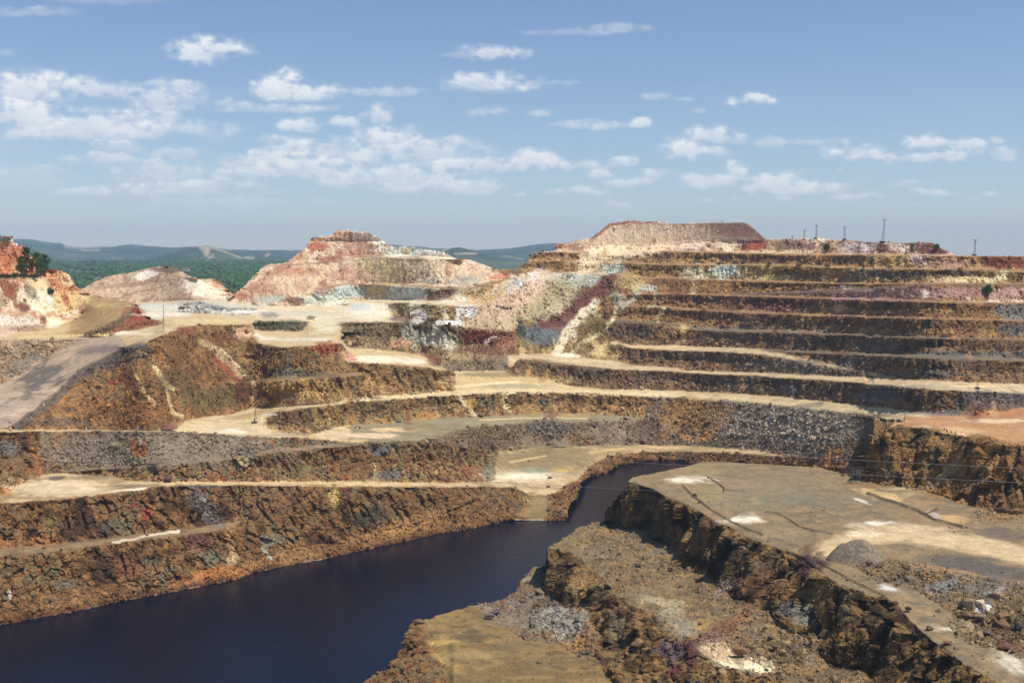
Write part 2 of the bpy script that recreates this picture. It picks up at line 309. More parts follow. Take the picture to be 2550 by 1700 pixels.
def solve_terrain():
    idx = {}; rows = []; 
    st = [stack(u) for u in UC]
    for j, s in enumerate(st):
        for (i, v, c) in s: idx[(i, j)] = len(idx)
    n = len(idx)
    ri, ci, va, rb = [], [], [], []
    nr = [0]
    def eq(terms, b, w):
        for k, x in terms:
            ri.append(nr[0]); ci.append(k); va.append(x * w)
        rb.append(b * w); nr[0] += 1
    vv = {}
    for j, s in enumerate(st):
        for k, (i, v, c) in enumerate(s):
            vv[(i, j)] = v
            m = float(mv(v))
            z = lz(LINES[i], UC[j])
            if np.isfinite(z) and not c: eq([(idx[(i, j)], m)], CAMZ - z, 12)
            eq([(idx[(i, j)], 1)], 800, 1e-4)
            if k + 1 < len(s):
                t = TAN[LINES[i]['typ']]
                i2, v2, c2 = s[k + 1]
                if t is not None:
                    m2 = float(mv(v2)); a, b = idx[(i, j)], idx[(i2, j)]
                    # (z2 - z1) - t (D2 - D1) = 0, scaled so that flats and walls weigh alike
                    w = 1.0 / math.sqrt(1 + t * t) * (2.0 if t < .05 else 1.0)
                    eq([(a, m + t), (b, -(m2 + t))], 0, w)
    for i in range(NL):
        lev = LINES[i]['lev']
        for j in range(len(UC) - 1):
            if (i, j) in idx and (i, j + 1) in idx:
                a, b = idx[(i, j)], idx[(i, j + 1)]
                m_ = float(mv(vv[(i, j)]))
                eq([(a, m_), (b, -float(mv(vv[(i, j + 1)])))], 0, .8 * lev)
                eq([(a, 1), (b, -1)], 0, (.035 + .14 * math.exp(-(m_ / .02) ** 2)) * (.2 if LINES[i]['name'] in SHARP and LINES[i]['name'] not in ('sk', 'lsk', 'psk') else 1))
            if (i, j) in idx and (i, j + 1) in idx and (i, j + 2) in idx:
                eq([(idx[(i, j)], 1), (idx[(i, j + 1)], -2), (idx[(i, j + 2)], 1)], 0, .1 if LINES[i]['name'] in SHARP else .4)
    # a line that starts or ends joins the ground of the next column
    for j in range(len(UC)):
        for dj in (-1, 1):
            k_ = j + dj
            if not 0 <= k_ < len(UC): continue
            for (i, v, c) in st[j]:
                if (i, k_) in idx or c or LINES[i]['typ'] == 'O': continue
                s2 = st[k_]
                for q in range(len(s2) - 1):
                    (ia, wa, _), (ib, wb, _) = s2[q], s2[q + 1]
                    if wa >= v >= wb and LINES[ia]['typ'] != 'O' and wa - wb > .5:
                        t = (wa - v) / (wa - wb)
                        tt = TAN[LINES[ia]['typ']]
                        m_ = float(mv(v))
                        eq([(idx[(i, j)], m_), (idx[(ia, k_)], -m_ * (1 - t)), (idx[(ib, k_)], -m_ * t)], 0, .6)
                        eq([(idx[(i, j)], 1), (idx[(ia, k_)], -(1 - t)), (idx[(ib, k_)], -t)], 0, .12)
                        break
    A = np.zeros((n, n)); bb = np.zeros(n)
    ri, ci, va, rb = np.array(ri), np.array(ci), np.array(va), np.array(rb)
    o = np.argsort(ri, kind='stable'); ri, ci, va = ri[o], ci[o], va[o]
    starts = np.searchsorted(ri, np.arange(nr[0] + 1))
    for r in range(nr[0]):
        s0, s1 = starts[r], starts[r + 1]
        c_, v_ = ci[s0:s1], va[s0:s1]
        A[np.ix_(c_, c_)] += np.outer(v_, v_)
        bb[c_] += v_ * rb[r]
    x = np.linalg.solve(A, bb)
    D = np.full((NL, len(UC)), np.nan)
    for (i, j), k in idx.items(): D[i, j] = x[k]
    for j, s in enumerate(st):      # distances never fall along a column
        p = 0
        for (i, v, c) in s:
            D[i, j] = max(D[i, j], p + .02); p = D[i, j]
    V = np.full((NL, len(UC)), np.nan)
    for (i, j), v in vv.items(): V[i, j] = v
    return D, V
# ------------------------------------------------------------------ terrain: mesh
DSOL, VSOL = solve_terrain()
UF = np.arange(-420.0, 2971.0, 2.0)
NC, NR = len(UF), 900
VF = np.full((NL, NC), np.nan); DF = np.full((NL, NC), np.nan)
for i, Ln in enumerate(LINES):
    VF[i] = lv(Ln, UF)
    ok = np.isfinite(DSOL[i])
    if ok.sum() == 0: VF[i] = np.nan; continue
    DF[i] = np.interp(UF, UC[ok], DSOL[i][ok])
    mc, mf = np.array([float(mv(VSOL[i, j])) for j in np.where(ok)[0]]), mv(np.where(np.isfinite(VF[i]), VF[i], 1000))
    zi = np.interp(UF, UC[ok], CAMZ - mc * DSOL[i][ok])
    w_ = np.clip((mf - .03) / .05, 0, 1)
    DF[i] = w_ * (CAMZ - zi) / np.maximum(mf, .02) + (1 - w_) * DF[i]
TYPES = 'FRBSTMWCON'
TI = {t: k for k, t in enumerate(TYPES)}
LT_ = np.array([TI[Ln['typ']] for Ln in LINES])
WGT = 0
gridD = np.zeros((NC, NR)); gridZ = np.zeros((NC, NR)); gridL = np.zeros((NC, NR), int); gridT = np.zeros((NC, NR))
gridS = np.zeros((NC, NR), int)
uw = (UF - CX) / 60.0
FANS = {}
def fan(i, j):
    if i not in FANS:
        FANS[i] = np.clip(.40 + (fbm(uw * 5.5, uw * 0 + i * 3.7, uw * 0, 900 + i, 3) - .5) * 1.5 + (fbm(uw * 1.1, uw * 0 + i, uw * 0, 950 + i, 2) - .5) * .9, .06, .78)
    return FANS[i][j]
NOFAN = {'base_a', 'base_c', 'l2', 'l4'}
PROF = []                     # what can be seen of each column: rows and distances, for setting things on the ground
for j in range(NC):
    P = []; pv = 1e9; pd = 0
    for i in range(NL):
        v = VF[i, j]
        if not np.isfinite(v): continue
        v = min(v, pv); d = max(DF[i, j], pd + .02)
        P.append([v, d, CAMZ - float(mv(v)) * d, i]); pv, pd = v, d
    Ds, Zs, Ls, Ws, Ts = [P[0][1]], [P[0][2]], [], [], []
    pr = [(P[0][0], P[0][1], 1)]
    for k in range(len(P) - 1):
        v1, d1, z1, i1 = P[k]; v2, d2, z2, _ = P[k + 1]
        if LINES[i1]['typ'] == 'O':
            water = LINES[P[k + 1][3]]['name'].startswith('shore')
            zf = -6.0 if water else min(z2, z1)
            h = max(z1 - zf, 0); run = min(h * .9, (d2 - d1) * .85)
            Ds.append(d1 + max(run, .01)); Zs.append(zf); Ls.append(i1); Ws.append(max((v1 - v2) * .5, 1.2 if h > .5 else .05))
            if water:
                Ds.append(d2 - min(8.0, (d2 - d1) * .1)); Zs.append(-6.0); Ls.append(i1); Ws.append(max((v1 - v2) * .35, .8))
                Ds.append(d2); Zs.append(z2); Ls.append(i1); Ws.append(max((v1 - v2) * .15, .5))
            else:
                Ds.append(d2); Zs.append(z2); Ls.append(i1); Ws.append(max((v1 - v2) * .5, .6 if h > .5 else .02))
            pr.append((v2, d2, 0))
        elif LINES[i1]['typ'] == 'W' and z2 - z1 > 2.0 and d2 - d1 > .4 and LINES[i1]['name'] not in NOFAN:
            dz, dd = z2 - z1, d2 - d1
            f_ = min(fan(i1, j), max(.02, (dd / dz - .16) / (1 / .78 - .16)))
            dm, zm = d1 + f_ * dz / .78, z1 + f_ * dz
            vm = CY + F * math.tan(math.atan2(CAMZ - zm, dm) - PITCH)
            vm = min(max(vm, v2), v1)
            Ds += [dm, d2]; Zs += [zm, z2]; Ls += [i1, i1]; Ws += [v1 - vm + .001, vm - v2 + .001]; Ts += [TI['T'], TI['W']]
            pr.append((vm, dm, 1)); pr.append((v2, d2, 1))
            continue
        else:
            Ds.append(d2); Zs.append(z2); Ls.append(i1); Ws.append(abs(v1 - v2) + .002)
            pr.append((v2, d2, 1))
        while len(Ts) < len(Ls): Ts.append(TI[LINES[i1]['typ']])
    v1, d1, z1, i1 = P[-1]
    Ds += [d1 + 60, d1 + 150]; Zs += [min(z1 - 45, 55), 20]; Ls += [i1, i1]; Ts += [TI['O']] * 2; Ws += [8, 2000]
    cw = np.concatenate([[0], np.cumsum(Ws)]) + max(0, 1760 - P[0][0]); s = np.minimum(np.arange(NR) * 1.36, cw[-1])
    gridD[j] = np.interp(s, cw, Ds); gridZ[j] = np.interp(s, cw, Zs)
    seg = np.clip(np.searchsorted(cw, s, side='right') - 1, 0, len(Ls) - 1)
    gridL[j] = np.array(Ls)[seg]; gridS[j] = np.array(Ts)[seg]
    PROF.append(pr)
def ground(u, v, n=0):
    """the point of the ground seen at photo pixel (u, v)"""
    pr = PROF[int(np.clip(round((u - UF[0]) / 2.0), 0, NC - 1))]
    for k in range(len(pr) - 1):
        (v1, d1, _), (v2, d2, vis) = pr[k], pr[k + 1]
        if v1 >= v >= v2 and vis:
            t = (v1 - v) / max(v1 - v2, 1e-6)
            m1, m2 = float(mv(v1)), float(mv(v2))
            z1, z2 = CAMZ - m1 * d1, CAMZ - m2 * d2
            m = float(mv(v))          # where the sight line meets the slope between the two lines
            den = (z2 - z1) + m * (d2 - d1)
            t = np.clip((CAMZ - m * d1 - z1) / den, 0, 1) if abs(den) > 1e-9 else t
            return pt(u, v, d1 + t * (d2 - d1))
    return pt(u, pr[-1][0], pr[-1][1])
for k in (1, 2, 3):
    V_t = CY + F * np.tan(np.arctan2(CAMZ - gridZ, gridD) - PITCH)
    for j in range(k, NC - k):
        a_, b_ = V_t[j - k], V_t[j + k]
        bad = (np.abs(V_t[j] - a_) > 5) & (np.abs(V_t[j] - b_) > 5) & (np.abs(a_ - b_) < 5)
        if bad[:-60].sum() > 8:
            gridD[j], gridZ[j], gridL[j], gridS[j] = (gridD[j - k] + gridD[j + k]) / 2, (gridZ[j - k] + gridZ[j + k]) / 2, gridL[j - k], gridS[j - k]
for k in (4, 3, 2, 1):          # slivers one or two columns wide take the ground on either side
    a_, b_ = np.roll(gridS, k, 0), np.roll(gridS, -k, 0); la, lb = np.roll(gridL, k, 0), np.roll(gridL, -k, 0)
    m_ = (a_ == b_) & (gridS != a_) & (a_ != TI['O']); m_[:k] = False; m_[-k:] = False
    gridS = np.where(m_, a_, gridS); gridL = np.where(m_, la, gridL)
vis_ = (gridS != TI['O'])
GV0 = CY + F * np.tan(np.arctan2(CAMZ - gridZ, gridD) - PITCH)
Dm = np.where(vis_, gridD, np.nan)
Wd = 11
stk = np.stack([np.roll(Dm, k, 0) for k in range(-Wd, Wd + 1, 2)])
stk[:, :Wd] = np.nan; stk[:, -Wd:] = np.nan
import warnings; warnings.simplefilter('ignore')
med = np.nanmedian(stk, 0)
same = np.abs(np.log(med / gridD)) > .006
Dn = np.where(vis_ & np.isfinite(med) & same, med, gridD)
del stk
for it, k in enumerate([1, 2, 3, 5, 8, 11, 8, 5, 3, 2, 1, 1]):
    A_, B_ = np.roll(Dn, k, 0), np.roll(Dn, -k, 0)
    va_, vb_ = np.roll(vis_, k, 0), np.roll(vis_, -k, 0)
    mean = (A_ + B_) / 2
    w_ = np.where(va_ & vb_ & vis_, np.exp(-(np.log(mean / Dn) / (.003 + .0008 * k)) ** 2), 0) * np.exp(-(np.log(A_ / B_) / .05) ** 2)
    w_[:k] = 0; w_[-k:] = 0
    Dn = Dn + .66 * w_ * (mean - Dn)
# floors: no small steps along a column
fl_ = np.isin(gridS, [TI['F'], TI['R'], TI['B'], TI['N']]) & vis_
for k in (10, 8, 6, 4, 2, 8, 6, 4, 2, 1):
    A_, B_ = np.roll(Dn, k, 0), np.roll(Dn, -k, 0)
    ok_ = fl_ & np.roll(fl_, k, 0) & np.roll(fl_, -k, 0) & np.roll(fl_, k // 2, 0) & np.roll(fl_, -(k // 2), 0)
    mean = (A_ + B_) / 2
    w_ = ok_ * np.exp(-(np.log(mean / Dn) / .03) ** 2) * np.exp(-(np.log(A_ / B_) / .12) ** 2)
    w_[:k] = 0; w_[-k:] = 0
    Dn = Dn + .6 * w_ * (mean - Dn)
gridD = Dn
gridZ = np.where(vis_, CAMZ - mv(GV0) * gridD, gridZ)
# lateral position: constant picture column for what is seen
GV = CY + F * np.tan(np.arctan2(CAMZ - gridZ, gridD) - PITCH)
GX = xv(UF[:, None], GV) * gridD
P = np.stack([GX, gridD, gridZ], -1)
gt = gridS
hid = gt == TI['O']
def blur(a, n, k=1):
    for _ in range(n):
        for ax in (0, 1):
            b = a.copy()
            sl = [slice(None)] * a.ndim
            lo, mi, hi = list(sl), list(sl), list(sl)
            lo[ax], mi[ax], hi[ax] = slice(0, -2 * k), slice(k, -k), slice(2 * k, None)
            b[tuple(mi)] = (a[tuple(lo)] + a[tuple(mi)] * 2 + a[tuple(hi)]) / 4
            a = b
    return a
du = np.zeros_like(P); dr = np.zeros_like(P)
du[2:-2] = P[4:] - P[:-4]; du[:2] = du[2]; du[-2:] = du[-3]
dr[:, 2:-2] = P[:, 4:] - P[:, :-4]; dr[:, :2] = dr[:, 2:3]; dr[:, -2:] = dr[:, -3:-2]
N = np.cross(du, dr); N /= np.linalg.norm(N, axis=-1, keepdims=True) + 1e-9
N = blur(N, 3, 2); N /= np.linalg.norm(N, axis=-1, keepdims=True) + 1e-9
tab = {   #      F    R    B    S    T    M    W    C    O
    'rock': np.array([0, 0, .05, .12, .1, .42, .9, 1.35, .5, 0]),
    'stone': np.array([.05, .07, .7, .35, .8, .5, .25, .2, .2, .05]),
    'flat': np.array([1, 1, .45, 0, 0, 0, 0, 0, 0., 1])}
rock = blur(tab['rock'][gt], 2); stone = blur(tab['stone'][gt], 1); flat = blur(tab['flat'][gt], 1)
pl = np.array([Ln['pal'] for Ln in LINES])[gridL]
rock = np.where(np.isin(pl, ['butte', 'butteu', 'pinkw', 'lhillr', 'lhill']), rock * 1.5, np.where(np.isin(pl, ['pinkhill', 'mesa']), rock * 2.2, rock))
talus_ = np.isin(pl, ['talus', 'spur', 'mound'])
rock = np.where(talus_, np.maximum(rock, .35), rock)
x, y, z = (P[..., k].ravel() for k in range(3))
dist = P[..., 1].ravel()
big = np.clip(dist / 450.0, .75, 1.5)           # farther walls are taller: larger masses
R_ = rock.ravel()
disp = np.zeros_like(x)
sel = R_ > .02
xs, ys, zs = x[sel], y[sel], z[sel]
bulge = fbm(xs / 19, ys / 19, zs / 30, 11, 2) - .5
gul = fbm(xs / 6.5, ys / 6.5, zs / 26, 21, 3) - .5
_, cv, cg, ce = cells(xs / 6.5 + .6 * gul, ys / 6.5, zs / 15.0 + (xs + ys) / 50, 31)
_, cvv, cgv, cev = cells(xs / 2.4 + .5 * gul, ys / 2.4, zs / 7.5 + (xs - ys) / 26, 37)
_, cv2, cg2, ce2 = cells(xs / 1.7, ys / 1.7, zs / 3.2 + (xs - ys) / 14, 41)
_, cv3, cg3, ce3 = cells(xs / 1.05, ys / 1.05, zs / 1.3, 51)
fine = fbm(xs / 1.1, ys / 1.1, zs / 1.3, 61, 2) - .5
tsel = gt.ravel()[sel]; psel = pl.ravel()[sel]
soft = np.isin(psel, ['butte', 'butteu', 'pinkw', 'lhill', 'lhillr', 'pinkhill', 'mesa', 'talus', 'spur', 'mound'])
kf = np.where(tsel == TI['C'], .5, 1.0) * np.where(soft, .38, 1.0)
kb = np.where(soft, .55, 1.0)
butt = fbm(xs / 8.5 + .8 * bulge, ys / 8.5, zs / 70, 23, 2) - .5
butt = np.sign(butt) * np.abs(butt * 2) ** .7 * (tsel == TI['C'])
_, cvs, cgs, ces = cells(xs / 3.6 + .5 * bulge, ys / 3.6, zs / 26.0 + 7, 47)
isC = tsel == TI['C']
rill = fbm(xs / 3.4 + ys / 9, ys / 7, zs / 45, 27, 3) - .5
drock = np.zeros_like(disp)
drock[sel] = R_[sel] * ((3.2 - 1.4 * isC) * bulge + 2.3 * butt + isC * (2.6 * (cvs - .5) + 2.2 * cgs) + kb * np.where(isC, .38, 1) * (2.8 * gul + 1.6 * (cv - .5) + 2.0 * cg + 1.7 * (cvv - .5) + 1.6 * cgv) + soft * 3.2 * rill + kf * (- .8 * np.clip(.12 - cev, 0, 1) * 5 + .45 * (cv2 - .5) + .6 * cg2 + .55 * (cv3 - .5) + .5 * cg3 + .75 * fine + .35 * (vnoise(xs / .42, ys / .42, zs / .5, 67) - .5)))
stone = np.where(np.isin(pl, ['butte', 'butteu', 'pinkw', 'lhill', 'lhillr', 'pinkhill', 'mesa', 'talus', 'bluew']), stone * .45, stone)
S_ = stone.ravel(); sel2 = S_ > .02
xs, ys, zs = x[sel2], y[sel2], z[sel2]
_, sv, sg, se = cells(xs / 1.25, ys / 1.25, zs / 1.1, 71)
sw = fbm(xs / 8, ys / 8, zs / 8, 81, 3) - .5
sf = vnoise(xs / .55, ys / .55, zs / .55, 85) - .5
isB = (gt.ravel()[sel2] == TI['B']) * np.clip((420 - dist[sel2]) / 60, 0, 1)
sw2 = fbm(xs / 13, ys / 13, zs / 13, 83, 2) - .5
disp[sel2] += S_[sel2] * (.75 * (sv - .45) + .5 * sg + (1.0 + .8 * isB) * sw + 3.6 * isB * sw2 + .3 * sf)
Fl = flat.ravel()
disp += Fl * ((fbm(x / 14, y / 14, z / 14, 91, 3) - .5) * .45 + (vnoise(x / 1.7, y / 1.7, z / 1.7, 95) - .5) * .09)
def berm(c, pts, w, h):
    q_ = [uv(c, *p_) for p_ in pts]; w = w / KC / 2
    us = [p_[0] for p_ in q_]; vs = [p_[1] for p_ in q_]
    a = int((min(us) - 3 * w - UF[0]) / 2); b = int((max(us) + 3 * w - UF[0]) / 2)
    U2, V2_ = np.repeat(UF[a:b], NR), GV[a:b].ravel()
    best = np.full(len(U2), 1e9)
    for k in range(len(q_) - 1):
        ax, ay = q_[k]; bx, by = q_[k + 1]; L2 = (bx - ax) ** 2 + (by - ay) ** 2
        t = np.clip(((U2 - ax) * (bx - ax) + (V2_ - ay) * (by - ay)) / L2, 0, 1)
        best = np.minimum(best, np.hypot(U2 - ax - t * (bx - ax), V2_ - ay - t * (by - ay)))
    sl = slice(a * NR, b * NR)
    jig = .5 + vnoise(x[sl] / 1.3, y[sl] / 1.3, z[sl], 97) * .7 + vnoise(x[sl] / 5, y[sl] / 5, z[sl], 98) * .5
    disp[sl] += h * np.clip(1.2 * jig - best / w, 0, 1) * (~hid[a:b]).ravel()
BERMS = [('6', [(0, 285), (60, 350), (180, 440), (300, 510), (420, 570), (520, 605)], 13, 1.0), ('6', [(165, 228), (215, 258), (270, 300), (265, 330)], 9, .8), ('6', [(270, 312), (330, 316), (400, 322)], 10, .6),
         ('6', [(545, 455), (620, 465), (700, 510), (760, 552), (860, 580), (980, 600)], 11, .8), ('6', [(1200, 335), (1290, 370), (1380, 395), (1520, 445), (1640, 505), (1820, 556)], 16, 1.1), ('6', [(1580, 470), (1660, 430)], 9, .7),
         ('6', [(870, 760), (960, 750), (1050, 725)], 20, 1.0), ('6', [(880, 780), (1000, 850), (1150, 930), (1320, 1010)], 16, .9), ('5', [(1250, 350), (1370, 352)], 8, .5)]
for c_, p_, w_, h_ in BERMS: berm(c_, p_, w_ * .8, h_ * .55)
NH = N * np.array([1, 1, .3])
P2 = P + N * disp.reshape(NC, NR)[..., None] + NH * drock.reshape(NC, NR)[..., None]

# ------------------------------------------------------------------ terrain: the rock's own colours
PAL = {
    'rust': [(88, 62, 40), (118, 84, 48), (162, 112, 54), (124, 112, 78), (138, 88, 50)],
    'rust2': [(98, 68, 42), (134, 96, 54), (166, 124, 68), (118, 110, 76), (146, 92, 50)],
    'shore': [(150, 104, 54), (122, 88, 52), (172, 122, 62), (112, 92, 66)],
    'olive': [(142, 112, 58), (124, 102, 60), (160, 128, 68), (112, 94, 62)],
    'oliver': [(152, 124, 72), (134, 106, 62), (168, 138, 82)],
    'mud': [(146, 134, 102), (164, 150, 112), (128, 118, 92)],
    'bench': [(140, 114, 78), (160, 130, 90), (120, 98, 70)],
    'benchg': [(122, 106, 82), (138, 118, 90), (104, 92, 76)],
    'benchp': [(152, 120, 84), (174, 138, 96), (132, 102, 74)],
    'road1': [(216, 186, 130), (202, 172, 116), (228, 204, 158), (190, 160, 108)],
    'road2': [(216, 190, 140), (198, 170, 122), (226, 202, 156), (176, 150, 108)],
    'road3': [(150, 124, 92), (132, 112, 88), (168, 142, 104)],
    'road4': [(206, 172, 116), (160, 134, 88), (222, 190, 138), (176, 148, 94)],
    'fgroad': [(168, 150, 112), (152, 136, 102), (184, 166, 126)],
    'fgrub': [(130, 108, 74), (108, 94, 70), (154, 122, 74), (124, 112, 94)],
    'fgwall': [(72, 54, 34), (98, 74, 42), (144, 106, 50), (120, 102, 66), (86, 58, 38)],
    'dwall': [(100, 74, 38), (130, 94, 46), (164, 120, 58), (112, 92, 56)],
    'orange': [(196, 140, 84), (206, 156, 98), (180, 124, 72), (214, 176, 124)],
    'plateau': [(148, 124, 88), (162, 136, 94), (132, 116, 88), (172, 140, 94)],
    'plain': [(206, 172, 122), (190, 160, 116), (160, 140, 108), (216, 184, 134)],
    'greyrub': [(136, 116, 94), (152, 132, 108), (116, 102, 86), (142, 108, 72)],
    'brownrub': [(122, 94, 64), (104, 90, 76), (142, 112, 74), (118, 108, 98)],
    'brown': [(104, 76, 46), (136, 100, 56), (174, 132, 70), (124, 112, 70), (116, 80, 56)],
    'mound': [(136, 94, 50), (110, 80, 48), (170, 118, 58), (146, 112, 68)],
    'rwl': [(108, 86, 62), (84, 68, 52), (138, 108, 70), (122, 88, 54), (108, 98, 84)],
    'rwm': [(132, 94, 56), (102, 76, 50), (164, 122, 66), (116, 94, 66), (130, 80, 56)],
    'rwu': [(142, 102, 56), (112, 80, 48), (178, 132, 66), (122, 78, 54)],
    'rwu2': [(150, 116, 58), (112, 84, 48), (192, 154, 82), (134, 120, 76)],
    'rwu3': [(138, 102, 56), (104, 78, 48), (184, 142, 76), (162, 126, 82)],
    'olivew': [(92, 88, 66), (74, 72, 58), (116, 104, 74)],
    'darkmix': [(106, 86, 58), (128, 108, 72), (150, 132, 100), (98, 74, 52)],
    'spur': [(150, 120, 62), (118, 94, 50), (186, 156, 92), (208, 184, 130)],
    'talus': [(204, 180, 140), (188, 164, 122), (218, 196, 166), (180, 164, 130), (206, 172, 144)],
    'golden': [(170, 136, 82), (132, 106, 66), (200, 174, 124), (214, 204, 180)],
    'cream': [(232, 214, 178), (220, 196, 148), (240, 230, 208)],
    'creamg': [(214, 202, 176), (200, 190, 166), (228, 218, 194)],
    'blueg': [(136, 138, 136), (162, 164, 162), (112, 114, 114)],
    'bluew': [(190, 194, 184), (206, 200, 178), (174, 158, 130), (150, 126, 104)],
    'greytan': [(172, 146, 112), (146, 128, 108), (190, 162, 122), (160, 122, 84)],
    'redface': [(140, 74, 48), (156, 96, 62), (118, 84, 56)],
    'terrace': [(190, 154, 96), (176, 138, 86), (202, 168, 110)],
    'lhill': [(222, 196, 148), (200, 160, 112), (186, 130, 84), (232, 218, 190), (168, 108, 72)],
    'lhillr': [(186, 112, 72), (206, 150, 104), (162, 86, 56), (216, 178, 134)],
    'butte': [(212, 186, 152), (190, 152, 122), (230, 210, 174), (206, 176, 146), (172, 122, 100)],
    'butteu': [(206, 172, 142), (186, 146, 118), (226, 202, 172), (198, 162, 134)],
    'pinkw': [(212, 172, 144), (184, 134, 104), (230, 202, 176), (160, 120, 92)],
    'pink': [(226, 200, 164), (212, 176, 146), (236, 216, 188)],
    'mesa': [(230, 200, 168), (214, 172, 142), (240, 222, 192), (198, 150, 126)],
    'pinkhill': [(202, 166, 134), (184, 148, 118), (216, 188, 156), (166, 132, 106)],
    'ramp': [(196, 168, 140), (182, 156, 132), (206, 180, 152)],
    'dramp': [(128, 104, 86), (112, 92, 80), (144, 118, 94)],
}
palnames = sorted(PAL)
KMAX = 6
pal_lut = np.zeros((len(palnames), 64, 3))
for k, nm in enumerate(palnames):
    c = lin(PAL[nm]); n_ = len(c)
    tt = np.linspace(0, n_ - 1, 64)
    for q in range(3): pal_lut[k, :, q] = np.interp(tt, np.arange(n_), c[:, q])
pid = np.array([palnames.index(Ln['pal']) for Ln in LINES])[gridL].ravel()
px, py, pz = (P2[..., k].ravel() for k in range(3))
rowi = np.arange(NR)[None, :] + np.zeros((NC, 1)); coli = np.arange(NC)[:, None] + np.zeros((1, NR))
offc = ((fbm(coli / 40, rowi / 9, rowi * 0, 261, 3) - .5) * 44).astype(int)
cj = np.clip(np.arange(NC)[:, None] + offc, 0, NC - 1); rj = np.arange(NR)[None, :] + 0 * cj
pg = pid.reshape(NC, NR); cls = np.array([0, 0, 1, 2, 1, 2, 2, 2, 3, 0])[gt]
pid = np.where(cls[cj, rj] == cls, pg[cj, rj], pg).ravel()
cw1 = fbm(px / 17, py / 17, pz / 11, 201, 3)
cw2 = fbm(px / 3.6 + cw1 * 2, py / 3.6, pz / 3.0, 211, 3)
strk = fbm(px / 2.2 + pz * .12, py / 2.2, pz / 14, 221, 2)
stf = fbm(px / 24 + cw1 * 2, py / 3.2, pz / 8, 231, 3)
R1 = np.clip(R_, 0, 1)
soft_ = np.isin(pl.ravel(), ['butte', 'butteu', 'pinkw', 'lhill', 'lhillr', 'pinkhill', 'mesa', 'talus', 'spur', 'pink', 'bluew', 'golden'])
rillc = fbm(px / 3.4 + py / 9, py / 7, pz / 45, 27, 3) - .5
k_w = np.where(soft_, (cw1 - .5) * 1.7 + rillc * 1.7 + (cw2 - .5) * .7, (cw1 - .5) * 1.6 + (cw2 - .5) * 1.5 + (strk - .5) * 1.3)
near_ = np.clip((460 - dist) / 120, 0, 1)
k_f = (stf - .5) * (2.0 - 1.5 * near_) + (cw2 - .5) * (.5 + .9 * near_) + (cw1 - .5) * (.9 + .6 * near_)
kk = np.where(Fl > .5, k_f, k_w) + .5
ii = np.clip(kk * 63, 0, 63).astype(int)
rgb = pal_lut[pid, ii]
# broken rock at the foot of a wall: the wall's colour, paler, with ochre mixed in
toe = (gt.ravel() == TI['T']) & (LT_[gridL].ravel() == TI['W'])
toe_tone = rgb[toe] * 1.18 + lin((150, 112, 62)) * .16
rgb[toe] = toe_tone
rgb[np.isin(pl.ravel(), ['rust', 'rust2', 'shore'])] *= .84
# iron-red tide mark along the waterline
wet = np.clip((1.3 - pz - 1.2 * (cw2 - .5)) / .9, 0, 1)[:, None] * (gt.ravel() != TI['O'])[:, None]
rgb = rgb * (1 - .75 * wet) + lin((92, 52, 34)) * .75 * wet
# soften the edge between neighbouring kinds of ground
rgb = blur(rgb.reshape(NC, NR, 3), 1).reshape(-1, 3)
U_, V_ = np.repeat(UF, NR), GV.ravel()
wu = (fbm(px / 6, py / 6, pz / 6, 301, 3) - .5) * 2
wv = (fbm(px / 6 + 50, py / 6, pz / 6, 311, 3) - .5) * 2
wn_ = (fbm(px / 1.8, py / 1.8, pz / 1.8, 321, 2) - .5) * 2
hidr = hid.ravel()
def blend(idx, m, col, amt, tex=.25):
    c = lin(col) * (1 + tex * (cw2[idx] - .5)[:, None] * 2)
    m = (m * amt)[:, None]
    rgb[idx] = rgb[idx] * (1 - m) + c * m
def cols_of(u0, u1):
    a = int(np.clip((u0 - UF[0]) / 2, 0, NC - 1)); b = int(np.clip((u1 - UF[0]) / 2 + 1, 0, NC))
    return a * NR, b * NR
def patch(c, cx, cy, rx, ry, col, rot=0, amt=.9, soft=.5, ed=.55, tex=.25):
    u0, v0 = uv(c, cx, cy); ru, rv = rx / KC, ry / KC
    a, b = cols_of(u0 - 1.9 * max(ru, rv), u0 + 1.9 * max(ru, rv))
    sl = np.arange(a, b)
    sl = sl[(np.abs(V_[a:b] - v0) < 1.9 * max(ru, rv)) & ~hidr[a:b]]
    if not len(sl): return
    r = math.radians(rot); co, si = math.cos(r), math.sin(r)
    du_, dv_ = U_[sl] - u0, V_[sl] - v0
    q = np.sqrt(((du_ * co + dv_ * si) / ru) ** 2 + ((-du_ * si + dv_ * co) / rv) ** 2)
    q = q + ed * 1.3 * wu[sl] + ed * .7 * wn_[sl]
    m = np.clip((1 + soft / 2 - q) / soft, 0, 1)
    blend(sl, m, col, amt, tex)
